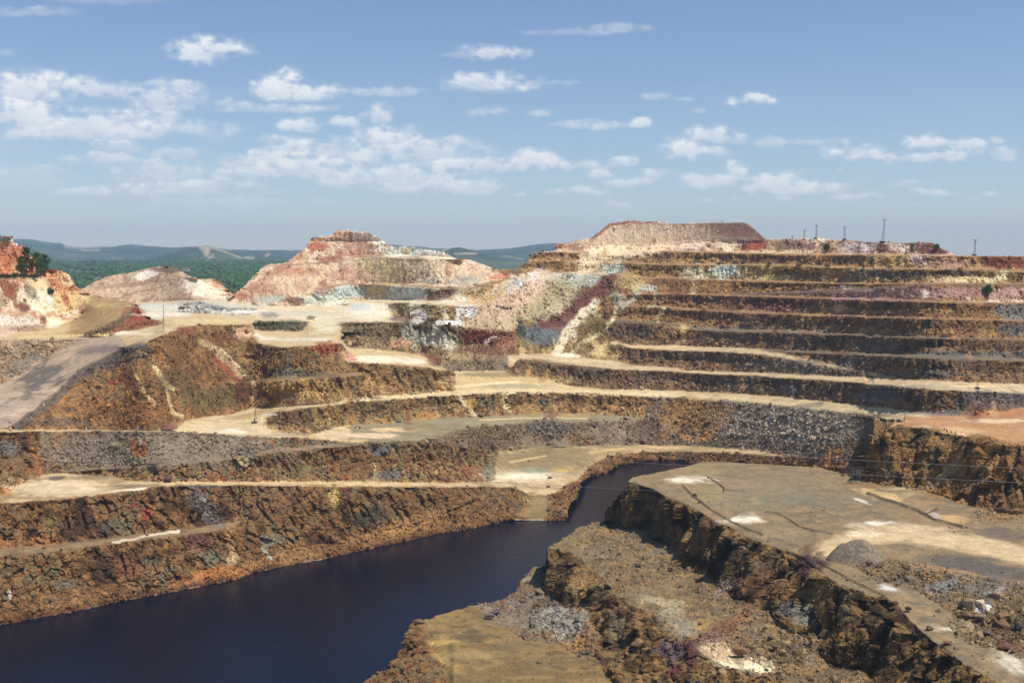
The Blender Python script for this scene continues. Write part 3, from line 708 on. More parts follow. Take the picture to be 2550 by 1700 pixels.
def stroke(c, pts, w, col, amt=.9, soft=.6, ed=.6, tex=.25):
    q_ = [uv(c, *p_) for p_ in pts]; w = w / KC / 2
    us = [p_[0] for p_ in q_]; vs = [p_[1] for p_ in q_]
    a, b = cols_of(min(us) - 2 * w - 2, max(us) + 2 * w + 2)
    sl = np.arange(a, b); sl = sl[(V_[a:b] > min(vs) - 2 * w - 2) & (V_[a:b] < max(vs) + 2 * w + 2) & ~hidr[a:b]]
    if not len(sl): return
    best = np.full(len(sl), 1e9)
    for k in range(len(q_) - 1):
        ax, ay = q_[k]; bx, by = q_[k + 1]; L2 = (bx - ax) ** 2 + (by - ay) ** 2 + 1e-9
        t = np.clip(((U_[sl] - ax) * (bx - ax) + (V_[sl] - ay) * (by - ay)) / L2, 0, 1)
        best = np.minimum(best, np.hypot(U_[sl] - ax - t * (bx - ax), V_[sl] - ay - t * (by - ay)))
    q = best / w + ed * wu[sl] * .8 + ed * .5 * wn_[sl]
    blend(sl, np.clip((1 + soft / 2 - q) / soft, 0, 1), col, amt, tex)
P_ = patch; K_ = stroke
_r4 = np.random.default_rng(44)
def splat(c, cx, cy, rx, ry, col, rot=0, n=5):
    co, si = math.cos(math.radians(rot)), math.sin(math.radians(rot))
    patch(c, cx, cy, rx * 1.5, ry * 1.5, col, rot, .4, 1.0, .9)
    for k in range(n):
        a, b = _r4.normal(0, .5) * rx, _r4.normal(0, .45) * ry
        patch(c, cx + a * co - b * si, cy + a * si + b * co, rx * _r4.uniform(.35, .8), ry * _r4.uniform(.3, .7), col, rot + _r4.normal(0, 6), .8, .9, .8)
# left hill
P_('1', 60, 400, 160, 120, (192, 112, 72), amt=.6, tex=.5); P_('1', 120, 440, 40, 60, (222, 180, 130)); P_('1', 250, 380, 60, 50, (220, 172, 118), amt=.7)
P_('1', 70, 585, 60, 110, (150, 84, 54), -35); P_('1', 20, 660, 40, 40, (176, 150, 110)); P_('1', 250, 650, 110, 80, (238, 228, 196), 30); P_('1', 240, 540, 60, 40, (232, 206, 150))
P_('1', 200, 590, 30, 60, (110, 90, 80), -35, amt=.7); P_('1', 100, 790, 190, 45, (224, 214, 204)); P_('1', 330, 790, 80, 40, (236, 220, 190)); P_('1', 30, 850, 60, 40, (216, 186, 164))
P_('1', 160, 700, 40, 30, (130, 70, 48)); P_('1', 280, 780, 20, 40, (140, 82, 58), -35); P_('1', 450, 660, 90, 80, (218, 186, 120), amt=.7); P_('1', 430, 620, 22, 50, (176, 96, 56))
P_('1', 370, 480, 60, 50, (204, 150, 104)); P_('1', 440, 520, 50, 40, (214, 184, 140), 40); P_('1', 200, 830, 100, 20, (150, 110, 80), amt=.7)
K_('1', [(440, 600), (640, 680), (860, 690)], 40, (208, 178, 112)); K_('1', [(530, 740), (650, 720), (800, 690)], 50, (182, 146, 86), amt=.7); P_('1', 560, 830, 120, 50, (186, 150, 92), amt=.7)
K_('1', [(120, 890), (420, 880), (700, 870)], 18, (226, 198, 132))
P_('1', 880, 745, 70, 60, (152, 66, 44), 20, amt=.8); K_('1', [(560, 875), (720, 820), (860, 730)], 34, (110, 92, 66), amt=.8); P_('1', 970, 790, 80, 22, (128, 82, 56), amt=.7)
# ramp and berm
P_('1', 290, 1120, 190, 95, (104, 98, 94), -38, amt=.85, ed=.8); P_('1', 150, 1300, 160, 40, (126, 116, 108), -25, amt=.75, ed=.8); P_('1', 640, 965, 150, 26, (138, 122, 114), -8, amt=.8)
P_('1', 400, 1015, 110, 34, (212, 180, 152), -30, amt=.8); P_('1', 100, 1350, 120, 40, (208, 182, 160), -25, amt=.7); P_('1', 40, 1440, 90, 30, (170, 148, 134))
P_('1', 240, 1000, 260, 60, (160, 128, 88), -18, amt=.5); P_('1', 160, 1060, 130, 50, (128, 122, 114), -30, amt=.7)
K_('1', [(930, 950), (820, 975), (660, 1060), (520, 1130), (380, 1260), (240, 1370), (120, 1460)], 60, (100, 92, 86), amt=.85, ed=.8)
K_('1', [(960, 990), (760, 1060), (600, 1140)], 40, (112, 98, 84), amt=.6); P_('1', 400, 1440, 260, 30, (104, 92, 82), amt=.6)
K_('1', [(1005, 1080), (1030, 1110), (1070, 1180), (1130, 1225)], 30, (222, 196, 128)); K_('1', [(1090, 1225), (1095, 1300), (1120, 1380), (1190, 1400)], 24, (216, 190, 128)); K_('1', [(885, 1135), (945, 1250), (1010, 1330)], 26, (206, 174, 104))
P_('1', 835, 1190, 60, 55, (122, 56, 44), 30, amt=.7, ed=1.0); P_('1', 720, 1180, 30, 20, (160, 60, 40)); K_('1', [(1400, 1040), (1460, 1080), (1540, 1150)], 40, (156, 74, 44), amt=.7, ed=1.1); K_('1', [(1310, 920), (1400, 960), (1570, 1130)], 46, (184, 158, 114), amt=.85)
K_('1', [(1440, 960), (1560, 1080)], 10, (226, 202, 150)); P_('1', 1380, 1280, 220, 70, (104, 98, 60), amt=.7); P_('1', 1180, 1180, 120, 80, (96, 80, 50), 30, amt=.6); P_('1', 820, 1390, 250, 80, (168, 110, 48), amt=.7); P_('1', 620, 1330, 160, 60, (150, 100, 52), 30, amt=.5)
P_('1', 1590, 1250, 50, 70, (92, 54, 42), amt=.85); P_('1', 1160, 950, 130, 50, (140, 98, 52), 30, amt=.6); P_('1', 1450, 890, 140, 40, (120, 76, 44), amt=.6); P_('1', 1200, 840, 70, 20, (140, 80, 50))
P_('1', 1590, 850, 65, 45, (214, 176, 134)); P_('1', 2130, 965, 90, 42, (160, 66, 42), 10, amt=.7, ed=1.0); P_('1', 1900, 1030, 200, 40, (132, 92, 58), amt=.5); P_('1', 1900, 1125, 160, 26, (110, 104, 84), amt=.6)
P_('1', 1940, 1220, 220, 60, (188, 146, 76), amt=.75); K_('1', [(1650, 1180), (1655, 1300)], 26, (230, 202, 150)); P_('1', 1700, 1310, 60, 24, (214, 176, 130))
P_('1', 1450, 1470, 300, 40, (228, 206, 160), amt=.5); P_('1', 1500, 1500, 90, 12, (240, 226, 200)); P_('1', 1750, 1390, 40, 8, (240, 232, 216)); P_('1', 1850, 1520, 160, 10, (150, 140, 122), amt=.6)
# white flats
P_('1', 1120, 690, 190, 24, (214, 212, 204), ed=.35); P_('1', 1080, 740, 180, 14, (228, 222, 206), ed=.35); P_('1', 1560, 722, 170, 12, (230, 228, 222), ed=.35); P_('1', 1900, 730, 240, 18, (206, 204, 190), ed=.35, amt=.7); P_('1', 2110, 810, 90, 50, (226, 216, 178), ed=.4)
K_('1', [(1660, 870), (1720, 895), (1900, 902), (2120, 900)], 20, (234, 226, 208), amt=.75, ed=1.1); P_('1', 850, 862, 110, 14, (240, 224, 188)); P_('1', 1400, 785, 260, 12, (224, 196, 134)); P_('1', 1820, 800, 150, 26, (92, 90, 72), amt=.6); P_('1', 1750, 745, 60, 20, (150, 148, 140)); P_('1', 2020, 760, 30, 12, (128, 108, 78))
# pink hill
P_('1', 965, 482, 85, 24, (236, 226, 214), -15); P_('1', 1290, 560, 120, 60, (238, 224, 204), 30); P_('1', 1400, 590, 90, 40, (230, 210, 180), 30); P_('1', 1095, 446, 100, 20, (104, 86, 68), amt=.85); P_('1', 900, 540, 260, 16, (150, 112, 90), -6, amt=.6); P_('1', 1420, 540, 40, 24, (204, 150, 110)); P_('1', 1200, 640, 200, 8, (150, 120, 104), amt=.7); K_('1', [(760, 640), (900, 590), (1060, 560)], 10, (156, 116, 92), amt=.7); K_('1', [(1040, 470), (1020, 520)], 18, (120, 92, 74), amt=.7)
# butte
P_('1', 1740, 640, 110, 30, (166, 172, 166)); P_('1', 2080, 630, 120, 50, (190, 202, 194)); P_('1', 1900, 650, 60, 22, (120, 88, 76)); P_('1', 1690, 580, 120, 45, (160, 92, 70), -10, amt=.6, ed=1.0); P_('1', 2040, 565, 110, 45, (158, 94, 74), amt=.6, ed=1.0); P_('1', 1720, 515, 110, 26, (218, 194, 168), -8, amt=.8); P_('1', 1900, 460, 150, 30, (196, 128, 88), amt=.7); P_('1', 2100, 480, 110, 40, (198, 146, 120), amt=.6); P_('1', 2060, 300, 60, 30, (176, 96, 66)); P_('1', 1560, 610, 60, 26, (186, 120, 92)); P_('1', 2150, 380, 70, 20, (150, 88, 64), amt=.8); P_('1', 2180, 215, 40, 14, (214, 160, 130))
K_('2', [(100, 212), (180, 212), (225, 240), (260, 265), (290, 300), (320, 330), (480, 322), (620, 345), (720, 362)], 78, (246, 238, 222), amt=1, tex=.15); P_('2', 260, 310, 60, 40, (246, 232, 210)); P_('2', 420, 330, 26, 14, (206, 184, 140)); P_('2', 620, 410, 110, 55, (228, 204, 168), amt=.8)
P_('2', 120, 310, 130, 50, (180, 112, 82), amt=.5); P_('2', 100, 225, 90, 18, (190, 130, 104), amt=.5); P_('2', 60, 350, 80, 20, (186, 116, 84), amt=.6); P_('2', 250, 450, 140, 80, (222, 198, 132), amt=.75); P_('2', 330, 520, 90, 30, (214, 186, 120), amt=.7); P_('2', 480, 385, 60, 30, (150, 130, 96), amt=.7); P_('2', 50, 470, 70, 50, (200, 150, 130), amt=.6)
P_('2', 697, 440, 26, 50, (140, 56, 52)); P_('2', 830, 420, 100, 36, (218, 172, 148), 15, amt=.8); P_('2', 930, 440, 50, 20, (232, 206, 176)); P_('2', 600, 520, 40, 26, (150, 160, 150), amt=.7); P_('2', 800, 520, 110, 28, (170, 166, 156), amt=.8); P_('2', 470, 470, 80, 30, (206, 172, 132), amt=.6)
P_('2', 70, 600, 90, 45, (192, 206, 206)); P_('2', 240, 600, 70, 40, (206, 186, 140)); P_('2', 430, 598, 100, 36, (202, 214, 212)); P_('2', 660, 605, 110, 36, (118, 82, 66), -8); P_('2', 830, 610, 60, 30, (176, 142, 86)); P_('2', 900, 640, 130, 20, (216, 182, 136), -15)
P_('2', 170, 715, 150, 50, (242, 234, 212), ed=.4); P_('2', 120, 690, 60, 24, (206, 216, 216)); P_('2', 370, 720, 50, 40, (156, 130, 84)); P_('2', 560, 710, 90, 30, (130, 104, 66)); P_('2', 800, 730, 80, 50, (226, 226, 226), -20); P_('2', 800, 750, 22, 34, (150, 100, 74)); P_('2', 720, 792, 110, 12, (240, 240, 236)); P_('2', 110, 640, 90, 10, (214, 186, 136))
P_('2', 250, 1030, 210, 22, (242, 228, 198), ed=.4); P_('2', 470, 1045, 70, 14, (240, 228, 204)); P_('2', 150, 985, 160, 14, (214, 188, 128), ed=.4); P_('2', 40, 1010, 50, 30, (206, 150, 120), 40)
P_('2', 520, 760, 62, 46, (214, 204, 196)); P_('2', 640, 890, 100, 60, (200, 196, 178), 35, amt=.85); P_('2', 470, 890, 80, 50, (186, 190, 170), 35, amt=.7); P_('2', 400, 930, 60, 26, (206, 156, 120), amt=.7); P_('2', 380, 770, 80, 18, (110, 74, 64), amt=.8); P_('2', 720, 940, 40, 50, (206, 196, 178)); P_('2', 200, 860, 180, 40, (100, 84, 62), amt=.5)
P_('2', 920, 880, 170, 60, (122, 48, 42), amt=.9, tex=.5); P_('2', 1060, 920, 90, 40, (186, 120, 96), amt=.8); P_('2', 930, 980, 240, 24, (128, 74, 56), amt=.8); P_('2', 600, 1020, 60, 40, (124, 70, 48), 40, amt=.8); K_('2', [(980, 880), (930, 930)], 16, (216, 200, 184)); P_('2', 780, 1010, 120, 26, (188, 164, 116), amt=.7); P_('2', 880, 1070, 200, 26, (134, 122, 100), amt=.7)
P_('2', 1290, 860, 140, 74, (96, 106, 116), tex=.6); P_('2', 1160, 840, 30, 70, (70, 72, 76)); P_('2', 1200, 930, 50, 26, (140, 132, 100), amt=.7)
# big talus, ridge and spur
P_('2', 1260, 490, 70, 36, (236, 216, 206), -40); P_('2', 1130, 560, 60, 40, (206, 206, 206), -40); P_('2', 1560, 515, 130, 50, (196, 204, 202), amt=.8); P_('2', 1420, 500, 80, 30, (190, 192, 180), amt=.7); P_('2', 1080, 660, 170, 60, (222, 186, 160), -32, amt=.75); P_('2', 960, 640, 90, 20, (196, 160, 104), -20); P_('2', 1350, 650, 190, 100, (172, 156, 110), -30, amt=.75); P_('2', 1240, 600, 80, 60, (214, 180, 150), -40, amt=.6); P_('2', 980, 820, 130, 30, (206, 184, 140), amt=.6)
K_('2', [(1755, 495), (1700, 560), (1600, 640), (1500, 720), (1420, 790), (1320, 785)], 90, (114, 60, 52), amt=.9, tex=.5); K_('2', [(1010, 685), (1050, 700), (1100, 700)], 18, (84, 56, 54)); P_('2', 1580, 600, 60, 40, (126, 90, 72), -40, amt=.7)
K_('2', [(1660, 660), (1600, 710), (1540, 770), (1480, 840), (1430, 940), (1400, 990)], 52, (230, 216, 188), ed=.8); K_('2', [(1790, 690), (1775, 760), (1700, 850), (1560, 930), (1490, 1000)], 24, (222, 206, 160), ed=.8); P_('2', 1480, 1005, 80, 12, (240, 230, 206)); K_('2', [(1720, 930), (1620, 1000)], 30, (214, 190, 130), ed=.9)
P_('2', 1650, 800, 80, 60, (110, 92, 50), amt=.8); P_('2', 1560, 960, 70, 40, (120, 100, 56), amt=.7); P_('2', 1970, 568, 70, 24, (200, 206, 196), amt=.7, ed=.9); P_('2', 1790, 620, 55, 44, (196, 200, 176), amt=.65, ed=.9); P_('2', 1765, 640, 30, 24, (110, 96, 70)); K_('2', [(1940, 600), (1830, 690)], 26, (190, 196, 176), amt=.55, ed=1.1); P_('2', 1750, 438, 90, 34, (184, 200, 192), amt=.85); P_('2', 1880, 540, 100, 40, (200, 176, 100), amt=.7); K_('2', [(2040, 600), (2050, 680), (2000, 690)], 20, (196, 190, 150), amt=.5, ed=1.1); K_('2', [(2100, 700), (2060, 780)], 24, (196, 180, 120)); P_('2', 2150, 850, 70, 40, (170, 130, 70), amt=.7); P_('2', 1920, 840, 60, 34, (86, 66, 66), amt=.8); P_('2', 2180, 600, 60, 60, (140, 90, 56), amt=.7)
P_('2', 1030, 490, 70, 16, (206, 130, 98), -10); P_('2', 1130, 465, 60, 20, (130, 100, 72)); P_('2', 1350, 420, 160, 22, (130, 96, 64), amt=.8); P_('2', 1640, 425, 60, 26, (206, 190, 140), amt=.7); P_('2', 1400, 360, 140, 16, (150, 108, 80), amt=.7); P_('2', 1530, 300, 60, 22, (130, 90, 68), amt=.8); P_('2', 1420, 292, 24, 14, (150, 90, 70)); P_('2', 1750, 330, 170, 50, (236, 214, 176), -15, amt=.8); P_('2', 1900, 300, 60, 20, (150, 130, 104)); P_('2', 2000, 250, 160, 36, (234, 208, 166), amt=.8); P_('2', 1760, 165, 40, 22, (160, 92, 72)); P_('2', 1900, 165, 90, 24, (206, 156, 134)); P_('2', 2080, 180, 60, 26, (172, 96, 72), 30, amt=.8); P_('2', 2100, 360, 120, 20, (156, 118, 96), amt=.7)
# right wall, top
P_('3', 470, 295, 75, 36, (176, 78, 46), -15); P_('3', 390, 290, 30, 28, (120, 76, 60)); P_('3', 210, 225, 110, 28, (242, 222, 186), 15); P_('3', 40, 180, 60, 20, (236, 206, 182)); P_('3', 310, 185, 180, 44, (200, 160, 142), 5, amt=.85); P_('3', 60, 290, 70, 30, (226, 202, 186)); P_('3', 290, 300, 50, 26, (240, 222, 186)); P_('3', 700, 290, 130, 34, (134, 108, 88), amt=.8); P_('3', 940, 300, 30, 30, (84, 78, 58)); P_('3', 1150, 305, 120, 34, (206, 190, 188), amt=.85); P_('3', 1420, 305, 70, 30, (242, 222, 212)); P_('3', 1300, 310, 50, 30, (126, 90, 70)); P_('3', 1600, 310, 110, 34, (122, 70, 56)); P_('3', 650, 330, 240, 10, (222, 196, 150)); P_('3', 930, 252, 190, 8, (240, 226, 190))
P_('3', 480, 372, 300, 26, (106, 80, 52), amt=.5); P_('3', 910, 370, 60, 26, (196, 140, 72)); P_('3', 1380, 385, 120, 36, (200, 170, 96), amt=.75); P_('3', 1540, 390, 80, 36, (212, 184, 172), amt=.85); P_('3', 1740, 405, 130, 36, (192, 146, 130), amt=.8); P_('3', 2110, 405, 150, 44, (140, 68, 48), amt=.85)
P_('3', 280, 462, 110, 44, (202, 216, 206)); P_('3', 60, 465, 70, 40, (210, 206, 172), amt=.8); P_('3', 480, 455, 110, 30, (200, 168, 96), amt=.7); K_('3', [(420, 500), (560, 500), (680, 490)], 20, (214, 190, 130)); P_('3', 160, 490, 100, 16, (226, 214, 176)); P_('3', 1000, 470, 70, 40, (186, 136, 62), amt=.7); P_('3', 1300, 485, 220, 40, (120, 102, 94), amt=.6); P_('3', 1750, 480, 160, 34, (96, 78, 74), amt=.7); P_('3', 1850, 512, 150, 20, (222, 200, 148), amt=.9); P_('3', 2060, 495, 70, 30, (226, 216, 172), -20); P_('3', 1650, 520, 40, 14, (214, 180, 140))
P_('3', 1060, 562, 70, 20, (216, 196, 178)); P_('3', 250, 550, 150, 26, (176, 128, 62), amt=.6); P_('3', 890, 560, 24, 24, (206, 162, 100)); K_('3', [(1000, 622), (1500, 600), (2221, 600)], 70, (172, 130, 120), amt=.9, ed=.3); P_('3', 1575, 605, 30, 26, (244, 226, 212)); P_('3', 2100, 600, 160, 40, (198, 158, 148), amt=.6); P_('3', 2221, 650, 300, 10, (226, 200, 176)); K_('3', [(320, 608), (800, 600), (1300, 565), (1650, 543)], 14, (116, 96, 84))
P_('3', 560, 665, 260, 34, (106, 62, 54), amt=.7); P_('3', 600, 700, 200, 12, (156, 104, 90), amt=.7); P_('3', 1030, 700, 40, 26, (206, 168, 116)); P_('3', 2140, 730, 110, 44, (122, 124, 124), amt=.85); P_('3', 1900, 740, 120, 24, (172, 130, 72), amt=.7); P_('3', 850, 770, 90, 40, (168, 136, 78), amt=.7); P_('3', 300, 830, 400, 14, (132, 120, 108), amt=.6); P_('3', 880, 845, 180, 10, (140, 130, 120), amt=.7); P_('3', 2000, 860, 60, 24, (166, 124, 64), amt=.7); P_('3', 10, 870, 40, 60, (214, 180, 110)); P_('3', 2150, 840, 100, 40, (104, 112, 108), amt=.7); P_('3', 1250, 930, 120, 40, (140, 122, 112), amt=.5)
# right wall, foot
P_('3', 700, 1080, 380, 46, (134, 118, 102), amt=.8); P_('3', 280, 1080, 50, 24, (176, 134, 86)); P_('3', 1900, 1000, 400, 20, (112, 110, 106), amt=.7); P_('3', 1150, 1050, 120, 24, (132, 122, 118), amt=.7); P_('3', 1600, 1130, 300, 24, (120, 112, 102), amt=.7); P_('3', 2000, 1290, 300, 50, (104, 100, 104), amt=.7); P_('3', 1250, 1270, 120, 40, (126, 122, 122), amt=.8); P_('3', 700, 1230, 110, 24, (128, 122, 120), amt=.8); P_('3', 380, 1210, 40, 26, (206, 170, 130)); P_('3', 510, 1220, 30, 26, (200, 176, 120)); P_('3', 1700, 1210, 500, 12, (168, 156, 138), amt=.6); P_('3', 1900, 1205, 200, 8, (226, 196, 140))
K_('3', [(0, 1265), (300, 1280), (700, 1330), (1100, 1370), (1600, 1395)], 26, (226, 200, 148), amt=.9, ed=.3); K_('3', [(250, 1305), (700, 1350), (900, 1320)], 30, (136, 126, 108), amt=.8, ed=.3); K_('3', [(1000, 1340), (1200, 1365), (1350, 1370)], 14, (214, 190, 140), ed=.3); P_('3', 1750, 1380, 300, 20, (120, 114, 110), amt=.7)
P_('3', 100, 1400, 190, 110, (164, 122, 54), amt=.8, tex=.5); K_('3', [(290, 1430), (200, 1500), (120, 1560)], 40, (190, 136, 62)); K_('3', [(0, 1530), (60, 1550)], 40, (200, 150, 76)); P_('3', 750, 1460, 500, 120, (168, 152, 134), amt=.8, ed=.3); P_('2', 2150, 1420, 90, 110, (160, 118, 54), amt=.7); P_('2', 2000, 1480, 90, 60, (110, 92, 66), amt=.6)
P_('3', 2050, 1430, 200, 14, (236, 204, 160), ed=.4); P_('3', 1800, 1500, 160, 20, (214, 172, 120)); P_('3', 2050, 1390, 180, 24, (192, 128, 70), ed=.4)
# centre benches
P_('2', 1100, 1170, 400, 40, (212, 182, 120), amt=.7, ed=.4); P_('2', 1000, 1130, 240, 18, (150, 134, 92), amt=.8, ed=.4); P_('2', 1150, 1205, 260, 14, (166, 166, 132), amt=.7, ed=.4); K_('2', [(740, 1210), (850, 1200), (1150, 1175)], 14, (240, 220, 170), ed=.4); P_('2', 720, 1175, 24, 14, (140, 72, 52))
K_('2', [(0, 1300), (400, 1275), (800, 1245), (1200, 1238), (1700, 1250), (2221, 1265)], 30, (228, 204, 152), amt=.85, ed=.3)
P_('2', 180, 1190, 40, 50, (196, 152, 84), 40); P_('2', 350, 1200, 80, 40, (176, 124, 70), 30, amt=.7); P_('2', 500, 1130, 160, 40, (96, 78, 54), amt=.6)
K_('2', [(770, 1280), (810, 1330), (870, 1390)], 34, (214, 200, 160)); P_('2', 850, 1320, 40, 40, (186, 146, 60)); K_('2', [(1075, 1250), (1050, 1290), (1060, 1330), (1100, 1370)], 22, (224, 202, 140)); P_('2', 960, 1310, 70, 40, (106, 108, 84), amt=.7); P_('2', 1340, 1310, 50, 30, (108, 110, 90), amt=.7); P_('2', 550, 1390, 70, 24, (182, 130, 62)); P_('2', 200, 1340, 200, 40, (108, 90, 62), amt=.5); P_('2', 1500, 1400, 120, 16, (190, 150, 86), amt=.7); P_('2', 1400, 1260, 20, 20, (206, 170, 110))
P_('2', 1650, 1130, 100, 40, (90, 78, 62), amt=.5); P_('2', 1850, 1150, 40, 40, (126, 78, 62)); P_('2', 1340, 1130, 20, 40, (190, 152, 84), 20); P_('2', 1220, 1110, 20, 30, (196, 156, 84), 20); P_('2', 1560, 1040, 180, 10, (224, 200, 146), ed=.4); P_('2', 2080, 950, 220, 10, (222, 190, 130), ed=.4)
P_('2', 900, 1440, 320, 22, (158, 150, 114), amt=.8, ed=.4); P_('2', 1500, 1418, 220, 12, (140, 136, 104), amt=.8); K_('2', [(900, 1425), (1200, 1412), (1600, 1415)], 10, (220, 196, 140), ed=.5); P_('2', 350, 1490, 170, 14, (226, 196, 132), ed=.5); P_('2', 200, 1530, 200, 16, (232, 200, 160), ed=.5); P_('2', 550, 1480, 130, 24, (150, 134, 96), amt=.7); P_('2', 80, 1560, 90, 12, (214, 184, 128)); P_('2', 1340, 1480, 150, 60, (112, 104, 96), amt=.75); P_('2', 1000, 1520, 300, 40, (128, 108, 78), amt=.6)
# lake's far bank
P_('4', 900, 90, 900, 90, (140, 126, 108), amt=.65, ed=.4); K_('4', [(210, 60), (260, 130), (240, 190)], 50, (176, 116, 52)); P_('4', 900, 40, 90, 40, (166, 100, 54), 40); P_('4', 120, 150, 150, 110, (120, 86, 52), amt=.6); P_('4', 60, 40, 110, 40, (128, 118, 108)); P_('4', 30, 320, 60, 30, (182, 122, 52))
P_('4', 350, 300, 330, 50, (232, 208, 166), amt=.75, ed=.35); P_('4', 600, 225, 120, 16, (140, 124, 98), amt=.8); P_('4', 820, 288, 130, 12, (140, 130, 108), amt=.8); K_('4', [(700, 325), (950, 302)], 10, (240, 222, 190)); P_('4', 360, 232, 60, 16, (100, 94, 90)); P_('4', 1950, 200, 260, 40, (118, 108, 66), amt=.6); P_('4', 1580, 130, 40, 26, (196, 176, 120)); P_('4', 1300, 290, 160, 10, (110, 104, 98)); K_('4', [(1000, 265), (2221, 265)], 14, (222, 188, 130), ed=.3)
K_('4', [(735, 652), (850, 636), (950, 610), (1160, 580)], 18, (238, 218, 190), ed=1.1, amt=.85); P_('4', 1330, 430, 150, 70, (122, 116, 112), 40, amt=.8); P_('4', 1700, 400, 330, 60, (134, 98, 66), amt=.6); P_('4', 2180, 360, 40, 60, (196, 164, 90)); P_('4', 1290, 650, 90, 56, (120, 74, 62)); P_('4', 830, 800, 100, 76, (134, 84, 60), 30, amt=.8); P_('4', 720, 540, 100, 50, (94, 108, 96), amt=0.45, ed=1.1); P_('4', 430, 560, 60, 40, (100, 72, 60)); P_('4', 330, 540, 50, 60, (142, 116, 62)); P_('4', 1370, 760, 80, 36, (108, 118, 106), amt=0.48, ed=1.1); P_('4', 1780, 640, 90, 40, (138, 144, 128), amt=0.45, ed=1.1); P_('4', 960, 780, 60, 30, (112, 120, 112), amt=0.42, ed=1.1); P_('4', 430, 930, 50, 30, (128, 132, 132), amt=0.48, ed=1.1); P_('4', 960, 460, 30, 40, (160, 78, 48)); P_('4', 880, 410, 40, 30, (140, 86, 60))
P_('4', 1420, 860, 220, 40, (184, 116, 46), -10, amt=.85); P_('4', 300, 650, 140, 40, (170, 112, 52), amt=.7); P_('4', 60, 640, 80, 50, (176, 112, 48), amt=.7); P_('4', 65, 990, 16, 32, (224, 220, 220)); P_('4', 1700, 790, 200, 40, (164, 118, 56), -12, amt=.6); P_('4', 500, 760, 90, 60, (150, 106, 56), amt=.5); P_('4', 600, 640, 300, 14, (120, 104, 84), -8, amt=.6); K_('4', [(1480, 560), (1490, 660), (1520, 760)], 20, (186, 130, 70)); P_('4', 1900, 720, 120, 50, (160, 118, 60), amt=.5); K_('4', [(1700, 690), (1770, 770)], 14, (200, 196, 186)); P_('4', 1250, 960, 300, 14, (128, 84, 50), -12, amt=.5)
P_('5', 250, 460, 120, 80, (102, 104, 80), amt=0.36, ed=1.1); P_('5', 120, 510, 80, 50, (78, 66, 48), amt=.6); P_('5', 500, 520, 200, 50, (176, 128, 62), -15, amt=.7); P_('5', 200, 600, 260, 30, (168, 120, 62), -14, amt=.7); P_('5', 800, 420, 300, 60, (134, 98, 58), amt=.5); P_('5', 350, 400, 60, 40, (126, 84, 66), amt=.6)
splat('5', 1170, 225, 150, 26, (246, 230, 198)); P_('5', 1250, 130, 330, 90, (146, 126, 84), amt=.8, ed=.6); P_('5', 1550, 70, 220, 40, (150, 128, 84), amt=.7, ed=.6); splat('5', 1170, 225, 140, 22, (246, 230, 198)); P_('5', 1250, 182, 90, 20, (150, 158, 132), amt=.8, ed=.4); P_('5', 1430, 185, 60, 10, (212, 178, 96), ed=.4); P_('5', 1280, 90, 280, 40, (150, 130, 86), amt=.6, ed=.4); K_('5', [(1100, 130), (1330, 90)], 14, (210, 180, 116), ed=.5); K_('5', [(1620, 70), (1800, 45), (2221, 35)], 18, (214, 180, 116), ed=.3); P_('5', 1340, 322, 80, 18, (226, 198, 142), ed=.3); P_('5', 1255, 430, 75, 90, (152, 128, 76), 0, amt=.8, ed=.9); P_('5', 1300, 380, 60, 50, (160, 136, 86), amt=.7, ed=.9); P_('5', 1230, 506, 80, 5, (190, 176, 150), amt=.6, ed=1.0); P_('5', 960, 190, 40, 60, (120, 118, 94), amt=.8); P_('5', 830, 200, 50, 50, (160, 96, 54), amt=.6); P_('5', 560, 100, 120, 60, (140, 106, 72), amt=.5); P_('5', 330, 215, 110, 26, (118, 112, 106)); P_('5', 250, 50, 60, 30, (116, 112, 110)); P_('5', 90, 100, 80, 60, (120, 84, 48), amt=.5); P_('5', 250, 275, 300, 8, (228, 194, 140), ed=.3)
# near benches
splat('5', 690, 1300, 90, 12, (190, 156, 76)); splat('5', 720, 1440, 110, 24, (170, 138, 74), 30); K_('5', [(640, 1420), (700, 1440), (800, 1500)], 40, (172, 140, 74), amt=.6); P_('5', 900, 1380, 260, 26, (172, 146, 84), amt=.5, ed=.4); P_('5', 1100, 1330, 200, 26, (130, 112, 76), amt=.6); P_('5', 1250, 1530, 160, 14, (176, 148, 88), amt=.6); P_('5', 1350, 1440, 200, 40, (124, 104, 68), amt=.5)
P_('5', 1430, 1180, 190, 90, (158, 154, 146), 10, amt=.75); P_('5', 1520, 1340, 90, 26, (166, 124, 66), amt=.8); P_('5', 1100, 1130, 200, 60, (128, 112, 94), amt=.6); K_('5', [(1640, 1100), (1610, 1250), (1560, 1330)], 60, (154, 112, 56), amt=.7); P_('5', 1600, 900, 60, 70, (150, 112, 62), amt=.7); P_('5', 1570, 660, 60, 40, (152, 126, 74), amt=.6); P_('5', 1700, 720, 160, 60, (134, 118, 92), amt=.6); P_('5', 2080, 1040, 140, 30, (178, 164, 124), 10, amt=.75); P_('5', 2160, 1130, 90, 50, (170, 160, 130), amt=.7); P_('5', 1900, 900, 160, 60, (134, 108, 74), amt=.5); P_('5', 2150, 1360, 90, 60, (100, 84, 92), amt=.85); P_('5', 2180, 1500, 60, 60, (110, 56, 46), amt=.85)
P_('5', 1780, 1200, 70, 90, (134, 120, 92), amt=.5); P_('5', 1560, 960, 60, 60, (160, 128, 70), amt=.6)
